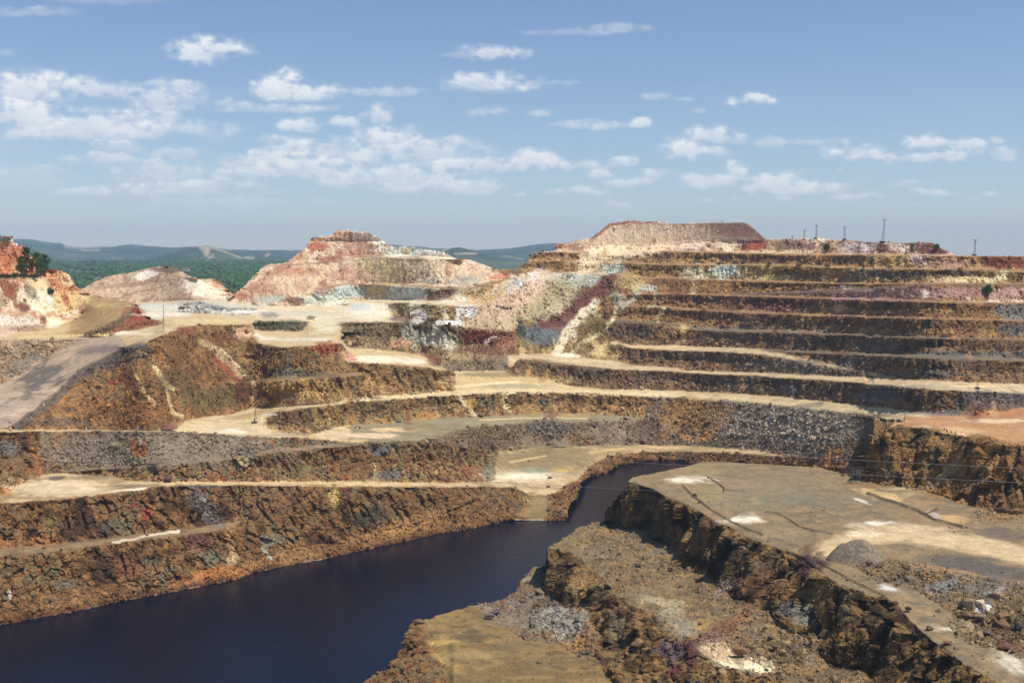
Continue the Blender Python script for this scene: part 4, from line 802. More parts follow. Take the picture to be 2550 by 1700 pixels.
P_('6', 500, 330, 420, 130, (146, 134, 106), amt=.55, ed=.4); P_('6', 900, 380, 300, 60, (134, 126, 106), amt=.6, ed=.4); P_('6', 330, 270, 120, 30, (166, 136, 112), amt=.6); P_('6', 150, 330, 120, 60, (168, 146, 92), amt=.6); P_('6', 100, 180, 160, 30, (164, 142, 88), amt=.7); P_('6', 700, 600, 200, 60, (150, 132, 100), amt=.7)
splat('6', 380, 500, 66, 18, (252, 242, 222)); splat('6', 45, 245, 80, 13, (248, 234, 206)); splat('6', 1270, 532, 100, 13, (248, 238, 218)); P_('6', 1150, 375, 60, 8, (226, 216, 196), 20)
K_('6', [(880, 722), (1020, 660), (1200, 605), (1500, 600), (1750, 640), (2000, 680), (2221, 740)], 110, (226, 196, 144), amt=.85, ed=.4); P_('6', 1180, 600, 120, 20, (240, 218, 178), ed=.4); P_('6', 1450, 560, 300, 24, (222, 192, 148), amt=.7, ed=.4)
P_('6', 1950, 825, 420, 62, (106, 98, 92), 10, amt=.9, ed=.35); P_('6', 1720, 830, 190, 14, (190, 148, 100), 10, amt=.7); P_('6', 2080, 600, 160, 36, (120, 106, 92), 6, amt=.8, ed=.5); P_('6', 820, 690, 80, 22, (120, 86, 62), -20, amt=.45, ed=1.0)
P_('6', 1290, 345, 150, 26, (218, 182, 118), 12, ed=.4); P_('6', 1750, 500, 110, 22, (206, 164, 96), 5, ed=.4); P_('6', 1640, 475, 60, 14, (190, 178, 166), 30); P_('6', 1100, 170, 90, 14, (196, 150, 124)); P_('6', 1140, 185, 60, 6, (240, 214, 164)); K_('6', [(1010, 60), (930, 140)], 70, (172, 116, 56), amt=.7)
K_('6', BERMS[0][1], 11, (104, 92, 68), ed=1.2, amt=.75); K_('6', BERMS[1][1], 10, (104, 92, 70), ed=1.0); K_('6', BERMS[2][1], 11, (106, 94, 76), ed=1.0); K_('6', BERMS[3][1], 9, (98, 88, 72), ed=1.2, amt=.75); K_('6', BERMS[4][1], 13, (88, 78, 62), ed=1.2, amt=.8); K_('6', BERMS[5][1], 10, (92, 80, 64), ed=1.0); K_('6', [(760, 390), (1000, 440), (1260, 560)], 8, (116, 106, 90), amt=.5, ed=1.0); K_('6', [(860, 450), (1150, 520), (1220, 560)], 14, (140, 118, 96), amt=.5, ed=1.0); K_('6', [(1100, 430), (1300, 470)], 12, (112, 104, 92), amt=.5, ed=1.0); K_('6', [(560, 620), (760, 680)], 24, (120, 102, 80), amt=.6, ed=1.0); K_('6', BERMS[7][1], 20, (134, 116, 84), amt=.7, ed=1.0)
P_('6', 830, 820, 90, 90, (66, 42, 46), 30, amt=.85); P_('6', 560, 950, 150, 90, (106, 74, 48), amt=.6); K_('6', [(380, 600), (370, 750), (350, 860)], 24, (130, 104, 84), amt=.7); P_('6', 800, 1120, 70, 60, (126, 128, 120), amt=.75); P_('6', 880, 960, 70, 110, (168, 134, 70), 15, amt=.65); P_('6', 1080, 1080, 60, 90, (144, 122, 78), amt=.5); P_('6', 700, 1090, 50, 60, (86, 92, 96), amt=.7); P_('6', 250, 850, 50, 60, (120, 112, 84), amt=.5)
splat('6', 1345, 955, 55, 12, (236, 236, 234), 15); splat('6', 390, 1425, 130, 34, (246, 226, 186), 14); splat('6', 1700, 1213, 70, 12, (228, 212, 184), 5); splat('6', 2130, 1430, 90, 36, (220, 210, 186), 35); P_('6', 1600, 1150, 80, 16, (120, 114, 98), 5, amt=.7); P_('6', 1520, 1050, 50, 10, (110, 106, 94), amt=.7)
P_('6', 330, 1170, 170, 46, (142, 88, 50), -20, amt=.55, ed=1.0); P_('6', 120, 1190, 60, 24, (182, 140, 66), amt=.7); P_('6', 20, 1200, 60, 50, (152, 150, 136), amt=.5, ed=1.0); P_('6', 180, 1270, 70, 40, (150, 110, 100), amt=.7); P_('6', 300, 960, 120, 40, (164, 138, 130), -30, amt=.7); P_('6', 40, 1360, 60, 90, (92, 52, 52), amt=.8); P_('6', 230, 1350, 100, 40, (216, 184, 140), 14, amt=.7); P_('6', 1150, 960, 150, 16, (146, 128, 98), 25, amt=.6)
K_('6', [(1805, 105), (1720, 190), (1610, 290), (1430, 352)], 46, (176, 154, 110), ed=1.1, amt=.75); P_('6', 1640, 330, 70, 40, (166, 120, 60), amt=.8); P_('6', 1430, 300, 120, 14, (186, 166, 118)); P_('6', 2100, 480, 130, 40, (170, 128, 72), amt=.6); P_('6', 1270, 280, 120, 18, (140, 108, 64), amt=.7); P_('6', 1700, 930, 120, 40, (140, 140, 142), -25, amt=.8); P_('6', 1950, 1090, 40, 16, (224, 228, 232)); P_('6', 2030, 970, 60, 16, (176, 180, 186), -30); P_('6', 1650, 985, 300, 40, (134, 116, 96), 20, amt=.5); P_('6', 1180, 730, 120, 60, (124, 112, 92), 10, amt=.75); P_('6', 2100, 1250, 120, 90, (112, 84, 60), amt=.5)
P_('2', 1860, 225, 240, 46, (236, 212, 176), -12, amt=.7, ed=.9); P_('2', 1760, 305, 190, 44, (236, 214, 172), -18, amt=.75, ed=.9); P_('2', 2060, 300, 190, 40, (230, 204, 166), -10, amt=.6, ed=.9); P_('2', 1640, 250, 70, 24, (190, 150, 116), -30, amt=.6)
K_('2', [(1740, 152), (1880, 134), (2050, 138)], 20, (150, 84, 62), amt=.7, ed=.9); K_('2', [(1990, 190), (2040, 260)], 30, (196, 122, 92), amt=.6, ed=.9); K_('2', [(1500, 470), (1700, 474)], 14, (214, 196, 160), amt=.6)
P_('2', 560, 430, 200, 50, (226, 200, 160), amt=.5, ed=.9); P_('2', 120, 500, 120, 40, (206, 150, 126), amt=.5, ed=.9); P_('1', 1850, 330, 60, 60, (190, 128, 92), amt=.4)
K_('2', [(2000, 225), (1860, 262), (1760, 312), (1660, 372), (1580, 440)], 90, (234, 210, 170), amt=.75, ed=1.0); K_('2', [(1900, 330), (1780, 395), (1700, 455)], 50, (214, 196, 160), amt=.6, ed=1.0); K_('2', [(2190, 230), (2060, 300), (1960, 330)], 60, (230, 200, 166), amt=.6, ed=1.0)
P_('2', 860, 398, 120, 30, (234, 210, 182), 15, amt=.8, ed=.9); P_('1', 1800, 520, 260, 60, (206, 176, 146), amt=.45, ed=1.0); K_('1', [(1960, 330), (1850, 420), (1700, 520), (1560, 630)], 50, (160, 92, 66), amt=.5, ed=1.1); K_('1', [(2160, 420), (2080, 500), (2000, 620)], 40, (226, 200, 160), amt=.6, ed=1.1)
K_('2', [(1330, 480), (1230, 600), (1090, 740)], 60, (224, 196, 168), amt=.5, ed=1.0); K_('2', [(1480, 480), (1380, 600), (1240, 760)], 50, (170, 160, 124), amt=.5, ed=1.0); K_('2', [(1600, 490), (1480, 620), (1330, 760)], 40, (188, 180, 150), amt=.5, ed=1.0)
P_('2', 1950, 205, 280, 56, (240, 218, 192), amt=.7, ed=.9); P_('2', 1700, 250, 120, 40, (226, 196, 168), -30, amt=.6, ed=.9); K_('2', [(1640, 235), (1740, 152), (1860, 136)], 26, (150, 92, 72), amt=.8, ed=.9); K_('3', [(60, 142), (420, 138)], 10, (206, 172, 150), amt=.6)
# spills and water runs down the benches of the right wall and the lake wall
_walls = [k for k in range(NL) if LINES[k]['typ'] in 'WM' and LINES[k]['name'] in ('rt_r', 'ft_d', 'r4b', 'r6', 'r7t', 'r9t', 'r10t', 'r12', 'm1', 'r15t', 'r16t', 'rw', 'rt_w', 'l6a', 'l4', 'l2', 'mb2', 'bt', 'k1t')]
for _k in range(150):
    li = _walls[_r4.integers(len(_walls))]
    jj = _r4.integers(0, NC)
    if not np.isfinite(VF[li, jj]) or UF[jj] < 0 or UF[jj] > 2550: continue
    vv_ = [VF[q, jj] for q in range(li + 1, NL) if np.isfinite(VF[q, jj])]
    if not vv_: continue
    v0_, v1_ = VF[li, jj], max(vv_[0], VF[li, jj] - 60)
    if v0_ - v1_ < 9: continue
    cc_ = [(190, 150, 92), (206, 178, 124), (170, 120, 62), (140, 128, 112), (122, 66, 46), (182, 138, 72)][_r4.integers(6)]
    ox, oy = CROP['1']; tox = lambda a, b: ((a - ox) * KC, (b - oy) * KC)
    dx_ = _r4.normal(0, 5); top = v1_ + (v0_ - v1_) * _r4.uniform(0, .45)
    stroke('1', [tox(UF[jj] + dx_, top), tox(UF[jj] + dx_ * .4, (top + v0_) / 2), tox(UF[jj], v0_)], _r4.uniform(8, 22), cc_, _r4.uniform(.35, .7), .9, 1.1)
    patch('1', *tox(UF[jj], v0_ - 2), _r4.uniform(20, 44), (v0_ - top) * KC * .35, cc_, 0, _r4.uniform(.3, .6), .9, 1.0)
# ------------------------------------------------------------------ materials
def new_mat(name):
    m = bpy.data.materials.new(name); m.use_nodes = True
    nt = m.node_tree; return m, nt.nodes, nt.links, nt.nodes['Principled BSDF']
def noise_node(n, l, scale, detail=3, rough=.55, vec=None, dist=0):
    t = n.new('ShaderNodeTexNoise'); t.inputs['Scale'].default_value = scale; t.inputs['Detail'].default_value = detail
    t.inputs['Roughness'].default_value = rough; t.inputs['Distortion'].default_value = dist
    if vec is not None: l.new(vec, t.inputs['Vector'])
    return t
def ramp_node(n, l, src, stops):
    r = n.new('ShaderNodeValToRGB'); e = r.color_ramp.elements
    while len(e) < len(stops): e.new(.5)
    for k, (p_, c_) in enumerate(stops):
        e[k].position = p_; e[k].color = (*(c_ if hasattr(c_, '__len__') else (c_,) * 3), 1)
    l.new(src, r.inputs[0]); return r
def mixc(n, l, a, b, fac, mode='MIX'):
    m = n.new('ShaderNodeMix'); m.data_type = 'RGBA'; m.blend_type = mode
    for sock, val in ((m.inputs[0], fac), (m.inputs[6], a), (m.inputs[7], b)):
        if hasattr(val, 'is_linked'): l.new(val, sock)
        else: sock.default_value = val if not hasattr(val, '__len__') else (*val[:3], 1)
    return m.outputs[2]
def rock_mat(name, bump=.35):
    m, n, l, b = new_mat(name)
    at = n.new('ShaderNodeAttribute'); at.attribute_name = 'Col'
    geo = n.new('ShaderNodeNewGeometry')
    t1 = noise_node(n, l, 1.3, 5, .7, geo.outputs['Position'])
    t2 = noise_node(n, l, .33, 3, .6, geo.outputs['Position'])
    r1 = ramp_node(n, l, t1.outputs[0], [(.3, .45), (.5, 1.0), (.7, 1.6)])
    r2 = ramp_node(n, l, t2.outputs[0], [(.3, .82), (.7, 1.18)])
    fl = n.new('ShaderNodeAttribute'); fl.attribute_name = 'rough'
    c1 = mixc(n, l, at.outputs['Color'], r1.outputs[0], fl.outputs['Fac'], 'MULTIPLY')
    c2 = mixc(n, l, c1, r2.outputs[0], .8, 'MULTIPLY')
    l.new(c2, b.inputs['Base Color'])
    b.inputs['Roughness'].default_value = .95
    b.inputs['Specular IOR Level'].default_value = .15
    bp = n.new('ShaderNodeBump'); bp.inputs['Strength'].default_value = bump; bp.inputs['Distance'].default_value = .5
    l.new(t1.outputs[0], bp.inputs['Height']); l.new(bp.outputs[0], b.inputs['Normal'])
    return m
def plain_mat(name, col, rough=.8, metal=0, var=.15, scale=2):
    m, n, l, b = new_mat(name)
    geo = n.new('ShaderNodeNewGeometry')
    t = noise_node(n, l, scale, 4, .6, geo.outputs['Position'])
    r = ramp_node(n, l, t.outputs[0], [(.3, 1 - var), (.7, 1 + var)])
    l.new(mixc(n, l, tuple(lin(col)), r.outputs[0], 1.0, 'MULTIPLY'), b.inputs['Base Color'])
    b.inputs['Roughness'].default_value = rough; b.inputs['Metallic'].default_value = metal
    return m
M_ROCK = rock_mat('bare_rock')
M_STONE = rock_mat('loose_stone', .25)

ALB = np.array([.97, .93, .83])
LIT = 1.0
grey_ = rgb @ np.array([.3, .59, .11])
rgb *= np.where(Fl > .5, .86, .98)[:, None]
grey_ = rgb @ np.array([.3, .59, .11])
rgb_t = np.clip((grey_[:, None] + (rgb - grey_[:, None]) * .82) * LIT * ALB, .012, .82)
# ------------------------------------------------------------------ terrain and roads
idx = np.arange(NC * NR).reshape(NC, NR)
quads = np.stack([idx[:-1, :-1], idx[1:, :-1], idx[1:, 1:], idx[:-1, 1:]], -1).reshape(-1, 4)
roadpal = np.isin(pl, ['road1', 'road2', 'road3', 'road4', 'fgroad', 'ramp', 'dramp', 'terrace'])
qroad = roadpal[:-1, :-1].ravel()
rough_att = np.clip(1 - .5 * Fl, .2, 1)
V2 = P2.reshape(-1, 3)
def part_mesh(name, q):
    used = np.unique(q); remap = np.zeros(NC * NR, np.int32); remap[used] = np.arange(len(used))
    o = mesh_obj(name, V2[used], remap[q], M_ROCK, name == 'road')
    vcol(o, rgb_t[used]); vfloat(o, rough_att[used], 'rough')
    setp(o, kind='structure'); return o
part_mesh('terrain', quads[~qroad]); part_mesh('road', quads[qroad])

# ------------------------------------------------------------------ lake
m, n, l, b = new_mat('dark_mine_water')
geo = n.new('ShaderNodeNewGeometry')
mp = n.new('ShaderNodeMapping'); mp.inputs['Scale'].default_value = (1, .55, 1); l.new(geo.outputs['Position'], mp.inputs[0])
t1 = noise_node(n, l, .9, 4, .65, mp.outputs[0], .3); t2 = noise_node(n, l, .035, 2, .5, geo.outputs['Position'])
b.inputs['Base Color'].default_value = (.003, .005, .014, 1)
b.inputs['Roughness'].default_value = .07; b.inputs['IOR'].default_value = 1.33; b.inputs['Specular IOR Level'].default_value = .2; b.inputs['Specular Tint'].default_value = (.7, .85, 1, 1)
bp = n.new('ShaderNodeBump'); bp.inputs['Strength'].default_value = .3; bp.inputs['Distance'].default_value = .4
l.new(t1.outputs[0], bp.inputs['Height']); l.new(bp.outputs[0], b.inputs['Normal'])
M_WATER = m
o = mesh_obj('water', [(-330, 120, 0), (125, 120, 0), (125, 660, 0), (-330, 660, 0)], [(0, 1, 2, 3)], M_WATER)
setp(o, kind='structure')

# ------------------------------------------------------------------ far ground, hills
m, n, l, b = new_mat('dry_ground')
geo = n.new('ShaderNodeNewGeometry')
t1 = noise_node(n, l, .01, 5, .6, geo.outputs['Position'])
r1 = ramp_node(n, l, t1.outputs[0], [(.35, tuple(lin((58, 74, 42)))), (.56, tuple(lin((74, 84, 50)))), (.7, tuple(lin((150, 128, 92))))])
l.new(r1.outputs[0], b.inputs['Base Color']); b.inputs['Roughness'].default_value = 1
M_GROUND = m
o = mesh_obj('ground', [(-40000, -20000, -12), (40000, -20000, -12), (40000, 60000, -12), (-40000, 60000, -12)], [(0, 1, 2, 3)], M_GROUND)
setp(o, kind='structure')

def poly_v(s):
    pts = []; c = '1'
    for tok in s.split():
        if ':' in tok: c, tok = tok.split(':')
        a, b_ = tok.split(','); pts.append(uv(c, float(a), float(b_)))
    return [p_[0] for p_ in pts], [p_[1] for p_ in pts]
def plain_z(D): return np.interp(D, [700, 1500, 2600, 4300, 9000], [48, 50, 58, 82, 60])
UH = np.arange(-600.0, 3160.0, 3.5)
def sheet(name, Dn, zfun, mat, uu=UH, amp=0, sc=400, seed=0):
    Dg = np.repeat(np.asarray(Dn)[None], len(uu), 0) if np.ndim(Dn) == 1 else Dn
    X = (uu[:, None] - CX) / F * Dg
    Z = zfun(uu[:, None] + 0 * Dg, Dg)
    if amp: Z = Z + amp(Dg) * (fbm(X / sc, Dg / sc, Dg * 0, seed, 5, .55) - .5) * 2
    nn, mm = Dg.shape
    ix = np.arange(nn * mm).reshape(nn, mm)
    q = np.stack([ix[:-1, :-1], ix[1:, :-1], ix[1:, 1:], ix[:-1, 1:]], -1).reshape(-1, 4)
    o = mesh_obj(name, np.stack([X, Dg, Z], -1).reshape(-1, 3), q, mat, True)
    if name == 'hills':
        vis_v = CY + F * np.tan(np.arctan2(CAMZ - Z, Dg) - PITCH)
        cl = np.zeros(Dg.shape); jig = fbm(X / 90, Dg / 160, Dg * 0, 881, 4) - .5
        for c, pts, w, a in CLEAR:
            q_ = [uv(c, *p_) for p_ in pts]; best = np.full(Dg.shape, 1e9)
            for k in range(len(q_) - 1):
                ax, ay = q_[k]; bx, by = q_[k + 1]; L2 = (bx - ax) ** 2 + (by - ay) ** 2 + 1e-9
                t = np.clip(((uu[:, None] - ax) * (bx - ax) + (vis_v - ay) * (by - ay)) / L2, 0, 1)
                best = np.minimum(best, np.hypot(uu[:, None] - ax - t * (bx - ax), vis_v - ay - t * (by - ay)))
            cl = np.maximum(cl, .62 * a * np.clip(1.4 - best / (w / KC) + jig * 2.2, 0, 1))
        vfloat(o, cl.ravel(), 'clear')
    return setp(o, kind='structure')
CLEAR = [('1', [(1310, 296), (1350, 310), (1350, 335)], 16, .95), ('1', [(1380, 300), (1440, 320), (1520, 350), (1580, 375)], 6, .8), ('1', [(1390, 350), (1370, 375), (1290, 415)], 6, .7), ('1', [(1600, 372), (1650, 372)], 9, .8), ('1', [(1735, 358), (1755, 345)], 8, .8),
         ('1', [(440, 292), (560, 305), (660, 300)], 12, .55), ('1', [(540, 318), (650, 322)], 10, .5), ('1', [(740, 375), (800, 378)], 6, .5), ('1', [(430, 425), (640, 430)], 7, .5), ('1', [(1650, 460), (1760, 440)], 7, .7), ('1', [(1290, 425), (1420, 432)], 6, .4), ('2', [(660, 328), (700, 312)], 7, .85), ('2', [(740, 345), (880, 342)], 6, .8), ('2', [(1060, 360), (1180, 380)], 6, .4)]
sheet('plain', np.geomspace(760, 4600, 60), lambda u, D: plain_z(D), M_GROUND, np.arange(-600.0, 3160.0, 40.0), lambda D: 3 + D * 0, 300, 5)

m, n, l, b = new_mat('wooded_hill')
geo = n.new('ShaderNodeNewGeometry')
t1 = noise_node(n, l, .0025, 6, .65, geo.outputs['Position'], .4); t2 = noise_node(n, l, .03, 4, .7, geo.outputs['Position'])
r1 = ramp_node(n, l, t1.outputs[0], [(.38, tuple(lin((48, 62, 46)))), (.54, tuple(lin((68, 80, 58)))), (.64, tuple(lin((96, 96, 60)))), (.72, tuple(lin((166, 146, 110))))])
r2 = ramp_node(n, l, t2.outputs[0], [(.35, .45), (.6, 1.3)])
ca = n.new('ShaderNodeAttribute'); ca.attribute_name = 'clear'
l.new(mixc(n, l, mixc(n, l, r1.outputs[0], r2.outputs[0], .9, 'MULTIPLY'), tuple(lin((206, 186, 152))), ca.outputs['Fac']), b.inputs['Base Color']); b.inputs['Roughness'].default_value = 1
b.inputs['Specular IOR Level'].default_value = 0
bp = n.new('ShaderNodeBump'); bp.inputs['Strength'].default_value = 1; bp.inputs['Distance'].default_value = 12
l.new(t2.outputs[0], bp.inputs['Height']); l.new(bp.outputs[0], b.inputs['Normal'])
M_HILL = m
def hills(skyline, Db, Ds, seed, amp):
    us, vs = poly_v(skyline)
    Dn = np.concatenate([np.linspace(Db, Ds, 120), np.linspace(Ds, Ds + 2500, 12)[1:]])
    def zf(u, D):
        v = np.interp(u, us, vs) + (fbm(u / 22, u * 0, u * 0, seed, 4, .6) - .5) * 5
        zs = CAMZ - mv(v) * Ds
        t = np.clip((D - Db) / (Ds - Db), 0, 1)
        z = 55 + (zs - 55) * (t ** 1.15)
        return z - np.clip(D - Ds, 0, None) * .12
    def af(D):
        t = np.clip((D - Db) / (Ds - Db), 0, 1)
        return amp * np.where(D > Ds, 0, t * (1 - t) * 4 + .0)
    return sheet('hills', Dn, zf, M_HILL, UH, af, 700, seed)
hills('1:-700,180 0,213 75,252 190,250 280,262 400,276 440,292 560,300 640,296 700,300 860,284 1000,296 1120,305 1330,296 1450,312 1600,322 1960,324 2:330,286 500,299 650,310 770,305 880,322 1100,306 1250,286 1370,273 1400,280 1700,290 2221,300 3:600,310 1500,345 1790,410 2221,430 3600,440', 5600, 8600, 400, 60)
hills('1:-700,330 0,350 200,382 440,424 760,440 900,404 1100,345 1250,302 1340,290 1400,300 1500,332 1650,366 1800,392 1960,405 2:330,345 500,338 640,328 770,304 830,318 900,345 1100,395 1300,420 2221,430 3:2221,440 3600,450', 4200, 5700, 500, 40)
# clearings and tracks on the hills follow in their material; the wood on the plain:
leafm, n, l, b = new_mat('pine_foliage')
at = n.new('ShaderNodeAttribute'); at.attribute_name = 'Col'
l.new(at.outputs['Color'], b.inputs['Base Color']); b.inputs['Roughness'].default_value = .8; b.inputs['Specular IOR Level'].default_value = .2
M_LEAF = leafm
M_BARK = plain_mat('bark', (88, 70, 54), .95, 0, .3, 4)
def quads_cloud(centers, size, rng, tint):
    """leaf clumps: small bent quads round each centre"""
    k = len(centers)
    a = rng.normal(size=(k, 3)); a /= np.linalg.norm(a, axis=1, keepdims=True)
    h = rng.normal(size=(k, 3)); t = np.cross(a, h); t /= np.linalg.norm(t, axis=1, keepdims=True) + 1e-9
    s = size * rng.uniform(.6, 1.3, (k, 1))
    v = np.stack([centers - a * s - t * s * .6, centers + a * s - t * s * .6, centers + a * s * .7 + t * s * .6, centers - a * s * .7 + t * s * .6], 1)
    f = np.arange(k * 4).reshape(k, 4)
    c = np.repeat(1.5 * lin(tint)[None] * rng.uniform(.55, 1.5, (k, 1)) * np.array([1, 1, .95]), 4, 0)
    return v.reshape(-1, 3), f, c
ICO = None
def ico(sub=1):
    bm = bmesh.new(); bmesh.ops.create_icosphere(bm, subdivisions=sub, radius=1)
    v = np.array([q.co for q in bm.verts]); f = np.array([[w.index for w in q.verts] for q in bm.faces]); bm.free(); return v, f
rng = np.random.default_rng(3)
VS, FS, CS = [], [], []; off = 0
iv, if_ = ico(1)
for k in range(8500):
    D = 1150 + 3050 * rng.random() ** .8
    u = rng.uniform(40, 760)
    if fbm(np.array([u / 60]), np.array([D / 260]), np.zeros(1), 77, 2)[0] < .30 and D > 1900: continue
    X = (u - CX) / F * D; z0 = float(plain_z(D)) - 2
    h = rng.uniform(6.5, 12); w = h * rng.uniform(.3, .5)
    vv = iv * (1 + .45 * (rng.random((len(iv), 1)) - .5)) * np.array([w, w, h * .5]) + np.array([X, D, z0 + h * .62])
    VS.append(vv); FS.append(if_ + off); off += len(vv)
    CS.append(np.repeat(lin((58, 84, 40))[None] * rng.uniform(.55, 1.45) * np.array([rng.uniform(.8, 1.25), 1, .9]), len(vv), 0))
o = mesh_obj('forest', np.concatenate(VS), np.concatenate(FS), M_LEAF); vcol(o, np.concatenate(CS))
setp(o, 'far green pine forest on the plain behind the pink hill', 'forest', kind='stuff')
# ------------------------------------------------------------------ loose rubble
rng = np.random.default_rng(11)
rv, rf = ico(1)
base_i = ico(0) if False else (None, None)
bm = bmesh.new(); bmesh.ops.create_icosphere(bm, subdivisions=1, radius=1); bm.free()
bm = bmesh.new(); bmesh.ops.create_cube(bm, size=1.3); bmesh.ops.bevel(bm, geom=list(bm.edges), offset=.28, segments=1, affect='EDGES'); bmesh.ops.triangulate(bm, faces=list(bm.faces))
cvx = np.array([q.co for q in bm.verts]); cfx = np.array([[w.index for w in q.verts] for q in bm.faces]); bm.free()
STONES = [(cvx * (1 + .5 * (np.random.default_rng(s).random((len(cvx), 1)) - .5)), cfx) for s in range(6)]
def rot_mats(k):
    q = rng.normal(size=(k, 4)); q /= np.linalg.norm(q, axis=1, keepdims=True)
    w, x_, y_, z_ = q.T
    return np.stack([np.stack([1 - 2 * (y_ * y_ + z_ * z_), 2 * (x_ * y_ - z_ * w), 2 * (x_ * z_ + y_ * w)], -1),
                     np.stack([2 * (x_ * y_ + z_ * w), 1 - 2 * (x_ * x_ + z_ * z_), 2 * (y_ * z_ - x_ * w)], -1),
                     np.stack([2 * (x_ * z_ - y_ * w), 2 * (y_ * z_ + x_ * w), 1 - 2 * (x_ * x_ + y_ * y_)], -1)], 1)
dens = np.array([.006, .008, .55, .05, .8, .3, .08, .05, 0, .004])[gt]
vis_px = np.abs(np.gradient(GV, axis=1))
dens = dens * np.where(hid, 0, 1) * np.clip(vis_px, 0, 3)
dens = dens * np.where(np.isin(pl, ['pinkhill', 'mesa', 'lhill', 'butte', 'bluew', 'fgroad']), .4, 1)
near = np.clip(700 / np.clip(P[..., 1], 150, 2000), .5, 3)
clump = fbm(px / 9, py / 9, pz / 9, 401, 3).reshape(NC, NR)
dens = dens * np.clip((clump - .3) * 4, .05, 2.2)
inside = (UF > -200) & (UF < 2750)
dens = np.where((gt == TI['F']) & (P[..., 1] < 330) & ~hid, np.maximum(dens, .03 * np.clip((clump - .35) * 5, .2, 2)), dens)
dens[~inside] = 0
def extra(c, cx, cy, rx, ry, k):
    u0, v0 = uv(c, cx, cy); q = ((UF[:, None] - u0) / (rx / KC)) ** 2 + ((GV - v0) / (ry / KC)) ** 2
    dens[...] = np.where((q < 1) & ~hid, np.maximum(dens, k * np.clip(1.3 - q, 0, 1)), dens)
for a in (('5', 1430, 1190, 230, 120, 2.2), ('6', 900, 1320, 330, 120, 2.2), ('6', 2000, 1150, 260, 190, 2.0), ('6', 1500, 880, 350, 60, 1.3), ('5', 1800, 680, 260, 120, 1.2), ('2', 920, 890, 190, 80, 2), ('4', 1330, 430, 170, 90, 1.8), ('6', 2050, 480, 190, 60, 1.2), ('6', 1150, 240, 120, 40, .8), ('2', 1340, 1490, 160, 80, 2), ('6', 300, 960, 200, 120, .8), ('5', 2000, 930, 200, 120, .9), ('3', 700, 1450, 450, 110, 1.4)):
    extra(*a)
for c_, x_, y_, a_, b_, k_ in (('5', 2050, 1050, 230, 110, .15), ('6', 90, 1150, 190, 90, .2), ('5', 1560, 720, 120, 50, .3), ('5', 1900, 1000, 120, 60, .4)):
    u0, v0 = uv(c_, x_, y_); q = ((UF[:, None] - u0) / (a_ / KC)) ** 2 + ((GV - v0) / (b_ / KC)) ** 2
    dens *= np.where(q < 1, k_, np.where(q < 1.5, (1 + k_) / 2, 1))
pr_ = dens.ravel() / dens.sum()
NS = 110000
pick = rng.choice(NC * NR, NS, replace=True, p=pr_)
pos = V2[pick] + rng.normal(size=(NS, 3)) * np.array([.35, .5, .02])
size = .15 + .2 * rng.pareto(2.8, NS); size = np.clip(size, .15, 1.1 + .9 * (dens.ravel()[pick] > 1.2)) * np.clip(P[..., 1].ravel()[pick] / 420, .75, 1.5)
size = size * np.where(dens.ravel()[pick] > 1.2, rng.choice([1, 1, 1.3, 2.0], NS), 1)
size = np.clip(size, .15, 1.9)
cols = rgb_t[pick] * rng.uniform(.65, 1.4, (NS, 1)) * (1 + .045 * rng.normal(size=(NS, 3)) * np.array([1, .3, 1]))
Rm = rot_mats(NS); sc3 = size[:, None] * rng.uniform(.6, 1.3, (NS, 3))
VS, FS, CS = [], [], []; off = 0
kind = rng.integers(0, 6, NS)
for k in range(6):
    s_ = np.where(kind == k)[0]; bv, bf = STONES[k]
    vv = np.einsum('nij,nvj->nvi', Rm[s_], bv[None] * sc3[s_][:, None, :]) + pos[s_][:, None, :]
    VS.append(vv.reshape(-1, 3)); FS.append((bf[None] + (np.arange(len(s_)) * len(bv))[:, None, None] + off).reshape(-1, 3)); off += len(s_) * len(bv)
    CS.append(np.repeat(cols[s_], len(bv), 0))
CS = np.clip(np.concatenate(CS), .015, .8)
o = mesh_obj('rubble', np.concatenate(VS), np.concatenate(FS), M_STONE); vcol(o, CS); vfloat(o, np.ones(len(CS)), 'rough')
setp(o, 'broken grey and rust stones lying on the slopes and benches', 'rubble', kind='stuff')

# ------------------------------------------------------------------ boulders one can tell apart
M_BOULD = {}
def boulder_mat(col):
    if col not in M_BOULD:
        m_, n, l, b = new_mat('boulder_stone')
        tc = n.new('ShaderNodeTexCoord')
        t1 = noise_node(n, l, 2.2, 5, .65, tc.outputs['Object'])
        cl_ = lin(col); gr_ = cl_.mean(); cl_ = (gr_ + (cl_ - gr_) * .75) * .85
        r1 = ramp_node(n, l, t1.outputs[0], [(.3, tuple(cl_ * .45)), (.52, tuple(cl_)), (.72, tuple(np.clip(cl_ * 1.5, 0, .8)))])
        l.new(r1.outputs[0], b.inputs['Base Color']); b.inputs['Roughness'].default_value = .95
        bp = n.new('ShaderNodeBump'); bp.inputs['Strength'].default_value = .6; bp.inputs['Distance'].default_value = .2
        l.new(t1.outputs[0], bp.inputs['Height']); l.new(bp.outputs[0], b.inputs['Normal'])
        M_BOULD[col] = m_
    return M_BOULD[col]
def boulder_mesh(seed):
    r = np.random.default_rng(seed)
    v, f = ico(3)
    # chop the ball by random planes so that it gets flat broken faces
    for k in range(11):
        nrm = r.normal(size=3); nrm /= np.linalg.norm(nrm); d = r.uniform(.55, .85)
        h = v @ nrm - d; v = v - np.clip(h, 0, None)[:, None] * nrm
    v = v * (1 + .12 * (fbm(v[:, 0] * 3 + seed, v[:, 1] * 3, v[:, 2] * 3, seed, 3)[:, None] - .5))
    return v, f
